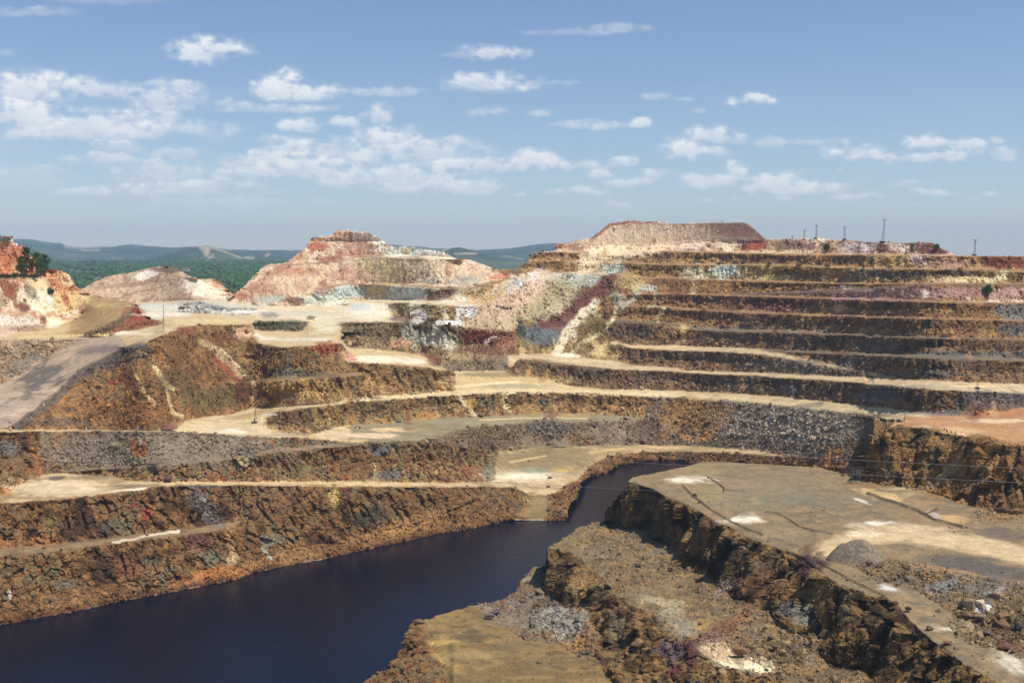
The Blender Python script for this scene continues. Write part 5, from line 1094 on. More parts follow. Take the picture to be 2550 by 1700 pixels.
def boulder(c, x_, y_, w, h, col, label, group=None, seed=None, name='boulder'):
    """w, h: its size in the crop's pixels; y_: its foot"""
    u, v = uv(c, x_, y_); g = ground(u, v); D = g.y
    sx, sz = w / KC / F * D * .5, h / KC / F * D * .5
    vv, f = boulder_mesh(seed if seed is not None else int(x_ * 7 + y_))
    vv = vv * np.array([sx, (sx + sz) * .5, sz])
    o = mesh_obj(name, vv, f, boulder_mat(col))
    o.location = (g.x, g.y + sx * .3, g.z + sz * .62); o.rotation_euler = (0, 0, random.uniform(0, 6))
    o.rotation_euler = (0, 0, 0)
    return setp(o, label, 'boulder', group)
boulder('1', 1100, 1488, 140, 46, (158, 100, 62), 'long orange flat-topped rock slab at the foot of the brown mound, beside the yellow bench')
boulder('1', 1727, 974, 46, 30, (92, 70, 52), 'left of two dark round boulders on the brown slope below the yellow flat')
boulder('1', 1790, 972, 42, 26, (80, 62, 50), 'right of two dark round boulders on the brown slope below the yellow flat')
boulder('1', 1645, 1345, 40, 34, (58, 46, 40), 'black boulder at the foot of the golden wall behind the leaning pole')
boulder('4', 340, 165, 74, 34, (176, 112, 62), 'orange capped block on top of the grey rubble heap, left by the pale yard')
boulder('4', 350, 195, 70, 34, (120, 80, 62), 'reddish block under the orange capped block beside the grey rubble')
boulder('4', 765, 182, 42, 36, (138, 96, 64), 'brown block at the edge of the narrow dark track')
boulder('4', 1088, 252, 66, 46, (112, 78, 68), 'large purplish boulder beside the yellow road, foot of the brown wall')
boulder('4', 1040, 250, 44, 42, (156, 106, 62), 'orange boulder leaning against the large purplish boulder by the road')
boulder('4', 1200, 254, 50, 30, (124, 96, 74), 'flat brown boulder at the road edge between two purple boulders')
boulder('4', 1318, 240, 48, 34, (104, 80, 78), 'purple grey boulder by the road, right of the flat brown boulder')
boulder('4', 1005, 255, 40, 24, (150, 104, 66), 'small brown boulder left of the orange boulder by the road')
boulder('4', 955, 608, 30, 14, (120, 84, 64), 'small brown rock lying on the white salt patch of the lower bench')
boulder('2', 735, 1184, 46, 28, (160, 84, 60), 'red block at the end of the brown wall, edge of the yellow flat')
boulder('5', 450, 240, 40, 28, (110, 92, 86), 'grey boulder at the wall foot above the road near the lake')
boulder('5', 1355, 242, 40, 24, (118, 106, 96), 'grey boulder beside the white salt patch near the lake')
boulder('5', 1347, 300, 30, 22, (92, 64, 50), 'dark red rock on the lakeside platform at the top of the ramp')
boulder('5', 1228, 514, 20, 16, (60, 50, 44), 'left dark stone at the foot of the ramp in the lake')
boulder('5', 1312, 516, 18, 12, (60, 50, 44), 'right dark stone at the foot of the ramp in the lake')
boulder('5', 1100, 1062, 56, 34, (132, 134, 138), 'pale blue grey boulder on the shore scree above the lake')
boulder('5', 1048, 1050, 46, 30, (158, 98, 62), 'orange boulder left of the pale blue grey boulder on the scree')
boulder('5', 965, 1142, 70, 40, (120, 104, 94), 'grey block at the left end of the scree on the olive bench')
boulder('5', 1010, 1118, 60, 40, (110, 98, 92), 'grey boulder just behind the block ending the scree')
boulder('5', 1245, 1025, 60, 34, (96, 80, 62), 'dark brown boulder on top of the shore scree')
boulder('5', 1180, 1045, 60, 30, (126, 84, 70), 'reddish boulder on the shore scree, between grey ones')
boulder('5', 1285, 1118, 56, 36, (132, 96, 70), 'brown boulder in the middle of the grey scree heap')
boulder('5', 1270, 1140, 40, 22, (140, 136, 130), 'grey slab at the foot of the grey scree heap', None)
boulder('5', 1552, 1398, 34, 30, (110, 104, 100), 'single grey stone on the olive bench below the cliff')
boulder('5', 1467, 1322, 26, 20, (206, 176, 40), 'bright yellow sulphur stone on the olive bench beside the grey scree', name='sulphur_stone')
boulder('5', 815, 1382, 14, 8, (70, 60, 44), 'tiny dark stone alone on the olive bench')
boulder('5', 510, 1182, 80, 40, (132, 92, 58), 'square brown block at the far corner of the olive bench above the lake')
boulder('5', 1935, 820, 60, 40, (104, 88, 70), 'dark boulder on the rubble ledge under the plateau cliff')
boulder('6', 168, 236, 16, 18, (96, 78, 56), 'small dark rock at the start of the low bank on the plateau')
boulder('6', 1043, 220, 28, 20, (118, 88, 50), 'brown block at the far right edge of the plateau')
boulder('6', 118, 1188, 40, 22, (140, 96, 58), 'orange rock on the yellow patch of the ledge')
boulder('6', 375, 1382, 110, 60, (150, 104, 54), 'big ochre boulder behind the pale puddle bed on the ledge')
boulder('6', 645, 1382, 60, 54, (172, 136, 66), 'yellow ochre boulder right of the big ochre boulder')
boulder('6', 600, 1345, 60, 46, (122, 94, 66), 'brown boulder behind the yellow ochre boulder')
boulder('6', 740, 1350, 80, 40, (120, 118, 112), 'grey slab in the boulder field under the striped rock face')
boulder('6', 575, 1285, 50, 36, (124, 92, 62), 'upper brown boulder in the boulder field under the purple face')
boulder('6', 400, 1015, 50, 40, (110, 104, 92), 'grey green boulder at the foot of the purple rock face')
boulder('6', 545, 1490, 40, 24, (90, 80, 60), 'dark stone at the right end of the pale puddle bed')
boulder('6', 1380, 1062, 60, 34, (110, 72, 50), 'rusty boulder on the near edge of the grey access road')
boulder('6', 1470, 1095, 50, 34, (104, 72, 48), 'rusty boulder right of the other rusty one, on the road edge')
boulder('6', 1620, 990, 46, 40, (124, 58, 44), 'dark red boulder in the rubble strip beside the access road')
boulder('6', 1690, 1045, 50, 26, (120, 88, 66), 'brown flat rock at the rubble foot beside the access road')
boulder('6', 1815, 1092, 62, 66, (84, 64, 48), 'tall dark brown block standing beside the access road')
boulder('6', 1955, 1160, 110, 56, (150, 124, 76), 'large yellowish boulder right of the tall dark block')
boulder('6', 1860, 1140, 70, 36, (138, 100, 60), 'ochre boulder left of the large yellowish boulder')
boulder('6', 1990, 1080, 70, 60, (118, 120, 124), 'grey blue boulder above the large yellowish boulder')
boulder('6', 2100, 1350, 100, 60, (134, 80, 50), 'rust red boulder low at the rubble edge near the access road', None)
boulder('6', 2180, 1370, 90, 60, (140, 90, 56), 'orange boulder at the right edge of the picture beside the road')
boulder('6', 1975, 1252, 70, 34, (104, 80, 76), 'purplish flat rock in the rubble right of the access road')
boulder('6', 2190, 1220, 70, 60, (92, 70, 64), 'dark boulder in the rubble at the right edge')
boulder('6', 1220, 800, 60, 44, (140, 100, 62), 'brown boulder at the end of the gravel pile')
boulder('6', 1290, 810, 56, 36, (132, 92, 58), 'brown boulder right of the gravel pile among rubble')
boulder('6', 1610, 1330-110, 60, 30, (112, 92, 60), 'ochre rock on the cliff edge below the access road')
boulder('6', 1730, 1315, 70, 30, (150, 90, 44), 'orange slab on the cliff edge below the access road')
boulder('6', 1850, 560, 28, 16, (150, 104, 64), 'small orange rock at the end of the dark bank on the plateau')
boulder('2', 704, 806, 26, 22, (110, 56, 46), 'dark red boulder beside the white salt face in the middle')
boulder('2', 1145, 1438, 22, 16, (190, 182, 172), 'pale boulder on the grey green bench edge')
boulder('2', 370, 1444, 50, 22, (88, 82, 78), 'dark grey boulder at the edge of the grey green bench')
boulder('2', 105, 1480, 46, 20, (92, 88, 84), 'dark grey boulder left on the grey bench')
boulder('2', 120, 640, 40, 22, (120, 74, 60), 'red brown boulder on the narrow bench under the blue face')

# gravel pile beside the access road
u, v = uv('6', 1190, 790); g = ground(u, v)
NG = 70
gx, gy = np.meshgrid(np.linspace(-1.3, 1.3, NG), np.linspace(-1.3, 1.3, NG), indexing='ij')
hh = np.clip(1 - np.hypot(gx, gy * 1.0) ** 1.3, -.4, 1) + .5 * np.clip(1 - np.hypot((gx + .75) * 1.6, gy * 2) ** 1.3, 0, 1) * .5
hh = hh + (fbm(gx * 5, gy * 5, gx * 0, 640, 3) - .5) * .16
pv_ = np.stack([gx * 7.2, gy * 5.0, hh * 5.0 - .4], -1).reshape(-1, 3)
ix = np.arange(NG * NG).reshape(NG, NG)
q = np.stack([ix[:-1, :-1], ix[1:, :-1], ix[1:, 1:], ix[:-1, 1:]], -1).reshape(-1, 4)
o = mesh_obj('gravel_pile', pv_, q, M_STONE, True)
kc = fbm(gx * 6, gy * 6, gx * 0, 650, 3).ravel()[:, None]
vcol(o, lin((128, 114, 94))[None] * (.7 + .6 * kc)); vfloat(o, np.ones(NG * NG), 'rough')
o.location = (g.x, g.y + 5, g.z)
setp(o, 'grey brown gravel pile at the fork of the access road and the pale plain', 'gravel pile')
# ------------------------------------------------------------------ trees and shrubs
def tube(pts, rad, seg=7):
    V_t, F_t = [], []
    pts = [np.array(p_, float) for p_ in pts]
    for k, p_ in enumerate(pts):
        d = pts[min(k + 1, len(pts) - 1)] - pts[max(k - 1, 0)]; d /= np.linalg.norm(d) + 1e-9
        a = np.cross(d, [0.3, 1, .2]); a /= np.linalg.norm(a); b_ = np.cross(d, a)
        for s in range(seg):
            an = 2 * math.pi * s / seg; V_t.append(p_ + rad[k] * (math.cos(an) * a + math.sin(an) * b_))
    for k in range(len(pts) - 1):
        for s in range(seg):
            F_t.append((k * seg + s, k * seg + (s + 1) % seg, (k + 1) * seg + (s + 1) % seg, (k + 1) * seg + s))
    return np.array(V_t), np.array(F_t)
def join(parts):
    VV, FF, o_ = [], [], 0
    for v_, f_ in parts: VV.append(v_); FF.append(f_ + o_); o_ += len(v_)
    return np.concatenate(VV), np.concatenate(FF)
def tree(kind_, name, base, h, w, label, group=None, seed=0, tint=(58, 82, 36)):
    r = np.random.default_rng(seed)
    root = bpy.data.objects.new(name, None); COL.objects.link(root); root.location = base
    setp(root, label, 'shrub' if kind_ == 'bush' else 'tree', group)
    lean = r.normal(size=2) * h * .03
    parts = []; cen = []
    if kind_ == 'bush':
        for k in range(6):
            a = r.uniform(0, 6.28); e = np.array([math.cos(a) * w * .35, math.sin(a) * w * .35, h * r.uniform(.5, .8)])
            parts.append(tube([(0, 0, -.3), e * .5 + [0, 0, h * .05], e], [.04 * h, .025 * h, .01 * h]))
        for k in range(26):
            d = r.normal(size=3); d /= np.linalg.norm(d); d[2] = abs(d[2]) * 1.05 - .25
            c_ = d * np.array([w * .42, w * .42, h * .48]) * r.uniform(.5, 1.05) + [0, 0, h * .45]
            cen.append(c_ + r.normal(size=(46, 3)) * np.array([w, w, h]) * .085)
        size = w * .045
    else:
        parts.append(tube([(0, 0, -.5), (lean[0] * .4, lean[1] * .4, h * .4), (lean[0], lean[1], h * .95)], [h * .028, h * .02, h * .006]))
        n_l = 15
        for k in range(n_l):
            t = .35 + .62 * k / (n_l - 1) if kind_ == 'pine' else .12 + .85 * k / (n_l - 1)
            reach = w * .5 * ((1 - (abs(t - .62) / .42) ** 2) * .9 + .1 if kind_ == 'pine' else (1.02 - t)) * r.uniform(.65, 1.15)
            a = k * 2.4 + r.uniform(-.5, .5)
            p0 = np.array([lean[0] * t, lean[1] * t, h * t]); p1 = p0 + np.array([math.cos(a) * reach, math.sin(a) * reach, reach * r.uniform(.05, .45)])
            parts.append(tube([p0, (p0 + p1) / 2 + [0, 0, .03 * h], p1], [h * .009, h * .006, h * .003], 5))
            for q_ in range(3):
                c_ = p0 + (p1 - p0) * r.uniform(.45, 1.05) + r.normal(size=3) * h * .025
                cen.append(c_ + r.normal(size=(26, 3)) * np.array([.075 * w + .02 * h, .075 * w + .02 * h, .032 * h]))
        cen.append(np.array([lean[0], lean[1], h * .97]) + r.normal(size=(40, 3)) * h * .03)
        size = h * .022
    v_, f_ = join(parts); mesh_obj('trunk', v_, f_, M_BARK, True, root)
    v_, f_, c_ = quads_cloud(np.concatenate(cen), size, r, tint)
    o_ = mesh_obj('crown', v_, f_, M_LEAF, False, root); vcol(o_, c_)
    return root
def on(u, v): return ground(u, v)
def tree_at(kind_, name, u, vb, vt, wpx, label, group=None, seed=0, tint=(58, 82, 36)):
    g = on(u, vb); k = g.y / F
    return tree(kind_, name, g, (vb - vt) * k, wpx * k, label, group, seed, tint)
tree_at('pine', 'pine_tree', 12, 620, 592, 30, 'broad pine at the top of the red left hill, near the edge of the picture', seed=1)
tree_at('pine', 'pine_tree', 66, 689, 618, 22, 'tall slim pine on the hill ledge, leftmost of the tight row', seed=2, tint=(50, 70, 34))
tree_at('pine', 'pine_tree', 91, 690, 629, 22, 'lighter pine in the middle of the row on the hill ledge', seed=3, tint=(70, 92, 44))
tree_at('pine', 'pine_tree', 112, 688, 634, 24, 'dark full-crowned pine at the right end of the row on the ledge', seed=4, tint=(44, 64, 32))
tree_at('pine', 'pine_tree', 53, 690, 645, 18, 'short dark pine in front of the tall slim pine on the ledge', seed=5, tint=(46, 64, 34))
tree_at('pine', 'pine_tree', 101, 692, 652, 24, 'low bushy pine under the dark full-crowned pine on the ledge', seed=6, tint=(56, 78, 38))
tree_at('pine', 'pine_tree', 79, 690, 648, 14, 'thin brownish pine between the slim pine and the lighter one', seed=7, tint=(96, 84, 52))
for k, (uu_, lab) in enumerate(((12, 'dark scrub at the left end of the hill ledge'), (34, 'dark scrub in the middle of the hill ledge, left of the pines'), (56, 'dark scrub right under the short dark pine on the ledge'), (84, 'green scrub below the row of pines on the ledge'))):
    tree_at('bush', 'scrub_bush', uu_, 694, 681, 30, lab, seed=20 + k, tint=(62, 66, 40))
tree_at('bush', 'round_bush', 126, 737, 715, 20, 'round green bush alone on the pale left hill', seed=31, tint=(48, 72, 34))
tree_at('bush', 'round_bush', 2460, 738, 706, 30, 'round dark green tree standing on the pink slope of the right wall', seed=32, tint=(52, 84, 34))
tree_at('conifer', 'conifer_tree', 2270, 634, 607, 15, 'narrow dark conifer before the white streaked top band', seed=33, tint=(44, 62, 34))
tree_at('bush', 'scrub_bush', 2332, 622, 606, 16, 'green bush on the shoulder of the dark red knoll', seed=34, tint=(56, 76, 36))
tree_at('bush', 'scrub_bush', 2058, 627, 606, 16, 'dark bush hanging in the top band left of the pylons\' end', seed=35, tint=(54, 62, 38))
tree_at('conifer', 'conifer_tree', 1798.5, 552, 547, 4, 'tiny lone tree on the flat top of the mesa', seed=36)
for k, (uu_, vv_) in enumerate(((1790, 660), (1850, 658), (1915, 660), (1990, 663), (2060, 665), (2150, 667), (2215, 668), (2290, 668), (2330, 669), (2390, 671))):
    tree_at('bush', 'low_shrub', uu_, vv_, vv_ - random.uniform(5, 9), random.uniform(9, 15), 'low dark shrub on the second bench from the top of the right wall', 'low shrubs along the upper bench', seed=50 + k, tint=(84, 80, 50))

# ------------------------------------------------------------------ pylons, posts, cables, markers, houses
M_STEEL = plain_mat('galvanised_steel', (96, 102, 108), .6, .3)
M_CONC = plain_mat('dark_concrete', (74, 68, 64), .9)
M_WOOD = plain_mat('pole_timber', (74, 56, 44), .9, 0, .25)
M_WIRE = plain_mat('cable_steel', (150, 150, 150), .5, .6, .05)
M_WHITE = plain_mat('whitewash', (226, 222, 214), .9, 0, .05)
M_BLUE = plain_mat('marker_paint', (128, 150, 196), .6, 0, .05)
M_TILE = plain_mat('roof_tile', (150, 84, 60), .9, 0, .2)
M_GLASS = plain_mat('dark_glass', (40, 46, 52), .3, 0, .05)
def box(cx_, cy_, cz_, sx, sy, sz):
    v_ = np.array([(a, b_, c_) for a in (-.5, .5) for b_ in (-.5, .5) for c_ in (-.5, .5)]) * [sx, sy, sz] + [cx_, cy_, cz_]
    f_ = np.array([(0, 1, 3, 2), (4, 6, 7, 5), (0, 4, 5, 1), (2, 3, 7, 6), (0, 2, 6, 4), (1, 5, 7, 3)])
    return v_, f_
def empty(name, loc, label, cat, group=None):
    r = bpy.data.objects.new(name, None); COL.objects.link(r); r.location = loc
    return setp(r, label, cat, group)
def bev(o_, w_):
    md = o_.modifiers.new('bevel', 'BEVEL'); md.width = w_; md.segments = 2; return o_
def pylon(u, vb, vt, wpx, label, arm=1.0, base=True, lean=0):
    g = on(u, vb); k = g.y / F; h = (vb - vt) * k; w = wpx * k
    root = empty('lattice_pylon', g, label, 'pylon', 'lattice pylons along the top of the right wall')
    parts = []; rr = .055
    tp = np.array([lean * k, 0, h]); cs = [(-1, -1), (1, -1), (1, 1), (-1, 1)]
    def cpos(c_, t): return np.array([c_[0] * w * (.5 - .25 * t), c_[1] * w * (.5 - .25 * t), 0]) + tp * t
    for c_ in cs: parts.append(tube([cpos(c_, 0), cpos(c_, 1)], [rr, rr * .8], 5))
    nb = 9
    for s in range(nb):
        for q_ in range(4):
            a, b_ = cs[q_], cs[(q_ + 1) % 4]
            if s % 2: a, b_ = b_, a
            parts.append(tube([cpos(a, s / nb), cpos(b_, (s + 1) / nb)], [rr * .6, rr * .6], 4))
    mesh_obj('mast', *join(parts), M_STEEL, False, root)
    aw = 2.3 * arm
    v_, f_ = join([box(tp[0], 0, h - .1, aw, .18, .2), box(tp[0] - aw * .33, 0, h - .35, .08, .08, .5), box(tp[0] + aw * .33, 0, h - .35, .08, .08, .5)])
    mesh_obj('cross_arm', v_, f_, M_STEEL, False, root)
    for s in (-1, 0, 1):
        mesh_obj('insulator', *tube([(tp[0] + s * aw * .45, 0, h), (tp[0] + s * aw * .45, 0, h + .2), (tp[0] + s * aw * .45, 0, h + .45)], [.07, .11, .05], 8), M_CONC, True, root)
    if base: bev(mesh_obj('footing', *box(0, 0, .2, w * 2.6, w * 2.6, 1.0), M_CONC, False, root), .08)
    root['top'] = [g.x + tp[0], g.y, g.z + h]
    return root
tops = []
for a in ((1973, 593, 585, 1.6, 'tiny pylon farthest left on the right skyline', .5, False), (2003, 595, 574, 2.2, 'thin pylon without a footing left of the two twin pylons', .7, False), (2032.7, 592.5, 560, 3.2, 'left of the two twin pylons on the white heaps', 1.0, True), (2103, 593, 561, 3.2, 'right of the two twin pylons on the white heaps', 1.0, True), (2198, 603, 547, 4.2, 'tallest pylon, leaning a little, above the white streaks of the top band', 1.0, True, 3.5), (2426, 636, 598, 3.4, 'lone pylon farthest right on the bare bench edge', 1.0, True, 2)):
    o = pylon(*a); tops.append(list(o['top'])); del o['top']
def cable(pts, rad, label, group, name='power_cable'):
    v_, f_ = tube(pts, [rad] * len(pts), 5)
    return setp(mesh_obj(name, v_, f_, M_WIRE, True), label, 'cable', group)
def sag(a, b_, s, n_=28):
    a, b_ = np.array(a), np.array(b_)
    return [a + (b_ - a) * t + np.array([0, 0, -4 * s * t * (1 - t)]) for t in np.linspace(0, 1, n_)]
for k in range(2, 5):
    cable(sag(tops[k], tops[k + 1], 2.0), .018, ['thin cable between the twin pylons on the skyline', 'thin cable from the right twin pylon to the tallest pylon', 'thin cable from the tallest pylon down to the lone right pylon'][k - 2], None)
def long_cable(u1, v1, D1, u2, v2, D2, s, label):
    cable(sag(pt(u1, v1, D1), pt(u2, v2, D2), s, 60), .02, label, None)
long_cable(-300, 1101, 190, 2850, 1283, 150, 0.6, 'lowest long cable, hanging across the lake to the lower right cliff')
long_cable(-300, 1020, 190, 2850, 1216, 150, 0.9, 'middle long cable, crossing above the far end of the lake')
long_cable(-300, 985, 190, 2850, 1180, 150, 0.9, 'uppermost long cable, crossing the grey rubble and the right cliff')
def timber_pole(u, vb, vt, leanpx, wbase, label):
    g = on(u, vb); k = g.y / F; h = (vb - vt) * k
    root = empty('timber_pole', g, label, 'pole')
    mesh_obj('pole', *tube([(0, 0, .2), (leanpx * k * .45, 0, h * .5), (leanpx * k, 0, h)], [.17, .12, .07], 8), M_WOOD, True, root)
    bev(mesh_obj('footing', *box(0, 0, .1, wbase * k, wbase * k * .7, .9), M_CONC, False, root), .06)
    mesh_obj('sleeve', *tube([(0, 0, .5), (leanpx * k * .12, 0, h * .17)], [.3, .22], 8), M_WOOD, True, root)
    mesh_obj('cross_arm', *box(leanpx * k, 0, h - .25, .9, .1, .12), M_WOOD, False, root)
    return root
o = timber_pole(634, 1053, 996, 5, 14, 'dark leaning pole in a box footing on the yellow bench')
o2 = timber_pole(2433.6, 967, 954, 0, 10, 'short dark post on a footing beside the pale road of the right wall')
def marker(c, x_, y_, label, kind_='blue'):
    u, v = uv(c, x_, y_); g = on(u, v)
    r = empty('marker_post', g, label, 'marker post', 'marker posts along the left haul road')
    mesh_obj('post', *tube([(0, 0, -.1), (0, 0, .75), (0, 0, 1.15)], [.22, .2, .12], 8), M_BLUE if kind_ == 'blue' else M_WHITE, True, r)
    mesh_obj('cap', *tube([(0, 0, 1.15), (0, 0, 1.3)], [.2, .03], 8), M_WHITE, True, r)
    bev(mesh_obj('foot', *box(0, 0, .08, .7, .7, .22), M_CONC, False, r), .03)
for a in ((492, 1142, 'pale blue post high on the grey berm beside the dark ramp'), (361, 1260, 'pale blue post halfway down the grey berm beside the ramp'), (285, 1338, 'white post below the middle of the grey berm', 'w'), (205, 1432, 'pale blue post near the foot of the ramp\'s berm'), (70, 1493, 'white post at the left end of the thin bench above the rubble', 'w'), (562, 1495, 'white post in the middle of the thin bench above the rubble', 'w'), (897, 1492, 'pale blue post at the thin bench below the orange slope'), (927, 950, 'pale blue post at the top of the berm where the ramp starts')):
    marker('1', *a)
def house(u, v, D, w, d, h, label, name='white_house', zoff=0.0):
    p_ = pt(u, v, D)
    r = empty(name, (p_.x, p_.y, p_.z + zoff), label, 'house')
    mesh_obj('wall', *box(0, 0, h / 2, w, d, h), M_WHITE, False, r)
    rv_ = np.array([(-w / 2 - .3, -d / 2 - .3, h + .01), (w / 2 + .3, -d / 2 - .3, h + .01), (w / 2 + .3, d / 2 + .3, h + .01), (-w / 2 - .3, d / 2 + .3, h + .01), (-w / 2 - .3, 0, h + d * .22), (w / 2 + .3, 0, h + d * .22)])
    me = bpy.data.meshes.new('roof'); me.from_pydata([tuple(q_) for q_ in rv_], [], [(0, 1, 5, 4), (2, 3, 4, 5), (0, 4, 3), (1, 2, 5), (0, 3, 2, 1)]); me.materials.append(M_TILE)
    ro = bpy.data.objects.new('roof', me); COL.objects.link(ro); ro.parent = r
    for s in (-.28, .28):
        mesh_obj('window', *box(w * s, -d / 2 - .02, h * .55, w * .12, .08, h * .3), M_GLASS, False, r)
    mesh_obj('door', *box(0, -d / 2 - .02, h * .33, w * .1, .08, h * .64), M_WOOD, False, r)
house(463, 674.5, 2350, 13, 7, 3.6, 'long white house among the trees behind the pink hill', zoff=0)
g = on(17, 600)
house(20, 602, g.y + 6, 4.2, 3.2, 2.2, 'small white house half hidden by the pine on top of the left hill')
def tank(u, v, label):
    g = on(u, v); r = empty('water_tank', g, label, 'water tank', 'white tanks on the left hilltop')
    mesh_obj('barrel', *tube([(0, 0, -.3), (0, 0, .05), (0, 0, 1.0), (0, 0, 1.12)], [.55, .55, .55, .1], 12), M_WHITE, True, r)
    mesh_obj('lid', *tube([(0, 0, 1.12), (0, 0, 1.22)], [.2, .16], 10), M_CONC, True, r)
tank(32.5, 611, 'left one of two small white tanks on the left hilltop'); tank(41, 611.5, 'right one of two small white tanks on the left hilltop')

# ------------------------------------------------------------------ clouds: a high layer far behind the hills
CL = [(960, 225, 175, 70, 1.05), (890, 262, 70, 16, .5), (130, 400, 230, 85, 1.0), (380, 410, 240, 55, .75), (760, 450, 165, 75, .75), (100, 530, 240, 75, .95), (420, 590, 330, 75, .8), (820, 600, 280, 55, .7), (700, 540, 160, 45, .7),
      (100, 620, 130, 30, .6), (520, 670, 120, 40, .65), (800, 705, 150, 30, .6), (480, 745, 200, 40, .7), (720, 800, 250, 70, .7), (850, 875, 330, 60, .75), (400, 885, 180, 24, .6), (120, 830, 220, 70, .38), (1020, 940, 320, 34, .42),
      (1300, 390, 130, 75, 1.05), (1390, 425, 190, 50, .85), (1730, 425, 190, 28, .6), (1280, 500, 230, 28, .6), (1370, 500, 110, 28, .5), (1370, 578, 115, 36, .95), (1590, 565, 72, 32, .85), (1730, 520, 85, 40, .8), (1030, 468, 40, 20, .45),
      (1770, 625, 150, 60, 1.05), (1350, 680, 150, 50, .95), (1400, 770, 330, 70, .9), (1180, 750, 160, 50, .8), (1900, 700, 330, 70, .8), (2150, 770, 260, 45, .9), (1780, 820, 420, 60, .85), (2000, 860, 330, 50, .8), (1150, 805, 160, 28, .6), (1600, 700, 300, 60, .7),
      (2230, 250, 170, 34, .9), (2230, 390, 195, 52, .9), (2240, 515, 95, 22, .6), (150, 55, 190, 26, .42), (35, 245, 40, 18, .3), (500, 8, 300, 16, .28), (1490, 930, 70, 14, .45), (1275, 885, 40, 10, .4), (2200, 890, 70, 18, .6), (200, 770, 50, 16, .5)]
CR = [(480, 130, 150, 24, .45), (300, 150, 250, 16, .32), (665, 445, 78, 18, .55), (790, 458, 40, 12, .45), (870, 510, 45, 14, .42), (1095, 470, 120, 34, .95), (370, 580, 180, 24, .8), (595, 570, 55, 28, .95), (40, 245, 70, 26, .7), (60, 385, 90, 36, .55), (240, 380, 80, 12, .4), (120, 522, 65, 18, .6),
      (780, 695, 115, 58, 1.1), (930, 625, 130, 46, .85), (900, 705, 100, 28, .8), (1180, 655, 80, 28, .55), (1380, 655, 150, 18, .5), (1570, 705, 145, 50, 1.0), (1900, 725, 290, 34, .85), (1900, 655, 110, 42, 1.0), (2090, 670, 90, 38, .9), (2222, 645, 38, 26, .8), (2250, 710, 110, 34, .7),
      (90, 750, 125, 60, 1.0), (500, 748, 75, 26, .85), (350, 760, 85, 30, .75), (245, 775, 42, 30, .7), (400, 805, 72, 28, .8), (650, 800, 85, 32, .8), (550, 845, 115, 30, .85), (390, 885, 115, 32, .85), (490, 940, 70, 20, .7), (200, 880, 45, 18, .65), (30, 890, 40, 16, .6),
      (900, 835, 190, 45, .9), (1040, 775, 72, 48, 1.0), (1210, 850, 180, 55, .95), (1300, 875, 200, 30, .8), (1450, 870, 130, 32, .75), (1590, 908, 110, 22, .75), (1940, 885, 90, 28, .9), (1850, 845, 110, 18, .5), (2190, 895, 40, 18, .7), (2130, 912, 30, 10, .5), (1510, 784, 20, 12, .55), (900, 930, 60, 16, .5), (1250, 915, 70, 14, .5), (330, 970, 40, 8, .4), (1190, 1000, 30, 8, .3), (1850, 945, 30, 8, .4), (1720, 955, 24, 10, .35), (1020, 920, 26, 10, .45)]
CS_ = 2352 / 1275.0
RC = 30000.0
uc = np.arange(-420.0, 2980.0, 3.2); vc = np.arange(-260.0, 640.0, 3.2)
UU, VV_ = np.meshgrid(uc, vc, indexing='ij')
wx1 = (fbm(UU / 60, VV_ / 42, UU * 0, 700, 4, .55) - .5); wy1 = (fbm(UU / 60 + 40, VV_ / 42, UU * 0, 710, 4, .55) - .5)
fn = fbm(UU / 26, VV_ / 17, UU * 0, 720, 5, .58) - .5
bil = np.abs(fbm(UU / 34, VV_ / 26, UU * 0, 730, 4, .55) - .5) * 2
fn2 = fbm(UU / 75, VV_ / 13, UU * 0, 735, 5, .6)
dcl = np.zeros_like(UU); top_light = np.zeros_like(UU)
for q_, offx in ((CL, 0.0), (CR, 1275.0)):
    for (cx_, cy_, rx_, ry_, a_) in q_:
        u0, v0, ru, rv2 = offx + cx_ / CS_, cy_ / CS_, rx_ / CS_, ry_ / CS_
        sel_ = (np.abs(UU - u0) < ru * 1.9) & (np.abs(VV_ - v0) < rv2 * 3.2)
        if not sel_.any(): continue
        dx = (UU[sel_] - u0 + wx1[sel_] * min(60, ru * .9)) / ru
        dy = (VV_[sel_] - v0 + wy1[sel_] * min(40, rv2 * 1.6)) / rv2
        dy = np.where(dy > 0, dy * 1.25, dy)
        f_ = np.clip(1.3 - np.sqrt(dx * dx + dy * dy), 0, 1)
        f_ = np.clip(f_ * 1.15 - .06 + (fn[sel_] * 1.9 - (bil[sel_] - .35) * .7 + (fn2[sel_] - .5) * 1.0) * np.clip(f_ * 2.6, 0, 1), 0, 1)
        f_ = f_ ** 1.15 * a_
        up = np.clip(.55 - dy * .5, 0, 1)  # painted shading: upper part of each cloud brighter, base darker
        top_light[sel_] = np.where(f_ > dcl[sel_], up, top_light[sel_])
        dcl[sel_] = dcl[sel_] + f_ * (1.05 - dcl[sel_]) * .9
dcl = np.clip(dcl, 0, 1)
veil = np.clip(fbm(UU / 300, VV_ / 60, UU * 0, 740, 4) - .42, 0, 1) * np.clip((VV_ - 120) / 250, 0, 1) * np.clip((640 - VV_) / 140, 0, 1) * np.clip((1500 - UU) / 900, .15, 1) * 1.15
dens_c = np.clip(dcl * .88 + veil, 0, .95)
Z_c = -mv(VV_); X_c = xv(UU, VV_); n_ = np.sqrt(X_c ** 2 + 1 + Z_c ** 2)
CP_ = np.stack([X_c, np.ones_like(X_c), Z_c], -1) / n_[..., None] * RC + np.array([0, 0, CAMZ])
nn, mm = UU.shape
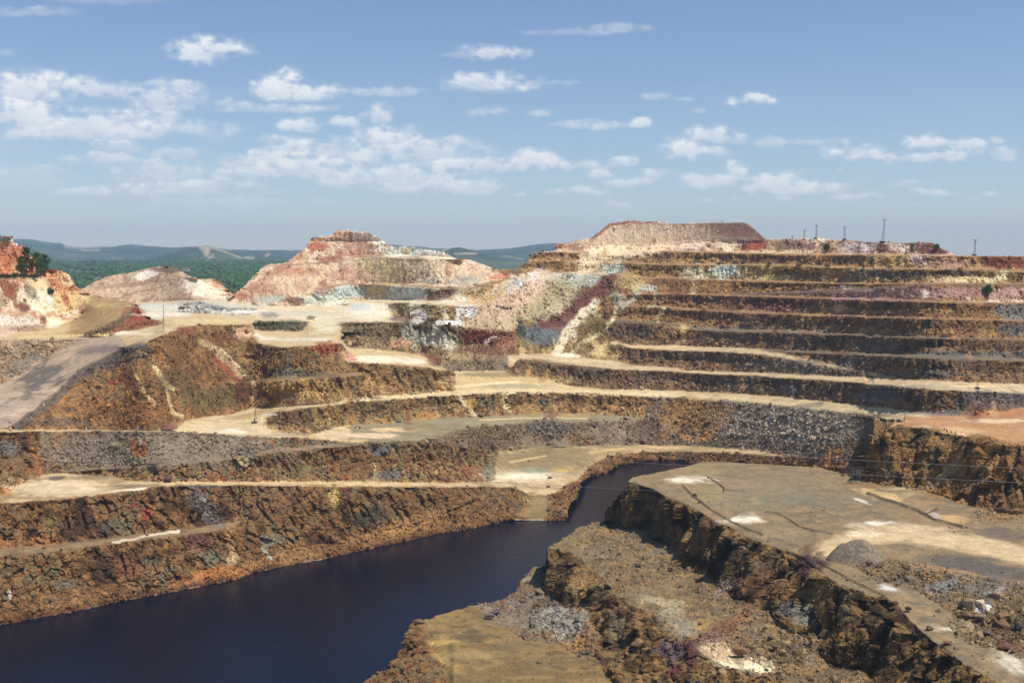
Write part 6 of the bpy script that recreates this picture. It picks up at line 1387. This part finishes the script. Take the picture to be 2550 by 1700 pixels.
ix = np.arange(nn * mm).reshape(nn, mm)
q = np.stack([ix[:-1, :-1], ix[1:, :-1], ix[1:, 1:], ix[:-1, 1:]], -1).reshape(-1, 4)
keep = dens_c.ravel()[q].max(1) > .01
q = q[keep]; used = np.unique(q); remap = np.zeros(nn * mm, np.int32); remap[used] = np.arange(len(used))
m, n, l, b = new_mat('cloud_vapour')
n.remove(b); out = n['Material Output']
a1 = n.new('ShaderNodeAttribute'); a1.attribute_name = 'cover'; a2 = n.new('ShaderNodeAttribute'); a2.attribute_name = 'tone'
em = n.new('ShaderNodeEmission'); tr = n.new('ShaderNodeBsdfTransparent'); mx = n.new('ShaderNodeMixShader')
rr = ramp_node(n, l, a2.outputs['Fac'], [(0, tuple(lin((196, 205, 218)))), (.6, tuple(lin((218, 224, 231)))), (1, tuple(lin((243, 244, 243))))])  # cloud light and shade put into the emission colour: grey-blue bases, white tops
l.new(rr.outputs[0], em.inputs[0]); em.inputs[1].default_value = 1.0
l.new(a1.outputs['Fac'], mx.inputs[0]); l.new(tr.outputs[0], mx.inputs[1]); l.new(em.outputs[0], mx.inputs[2]); l.new(mx.outputs[0], out.inputs[0])
m.cycles.emission_sampling = 'NONE'
o = mesh_obj('clouds', CP_.reshape(-1, 3)[used], remap[q], m, True)
vfloat(o, dens_c.ravel()[used], 'cover'); vfloat(o, np.clip(top_light * .75 + dcl * .45 - .1 + fn * .35, 0, 1).ravel()[used], 'tone')
setp(o, 'scattered white fair-weather clouds in the blue sky', 'clouds', kind='stuff')

# ------------------------------------------------------------------ air
m, n, l, b = new_mat('haze_air'); n.remove(b)
pv2 = n.new('ShaderNodeVolumePrincipled')
pv2.inputs['Color'].default_value = (.56, .78, 1.0, 1); pv2.inputs['Density'].default_value = 8.5e-5; pv2.inputs['Anisotropy'].default_value = 0.0
l.new(pv2.outputs[0], n['Material Output'].inputs['Volume'])
o = mesh_obj('haze', *box(0, 4500, 190, 16000, 14000, 406), m); setp(o, 'thin blue haze over the far hills', 'haze', kind='stuff')
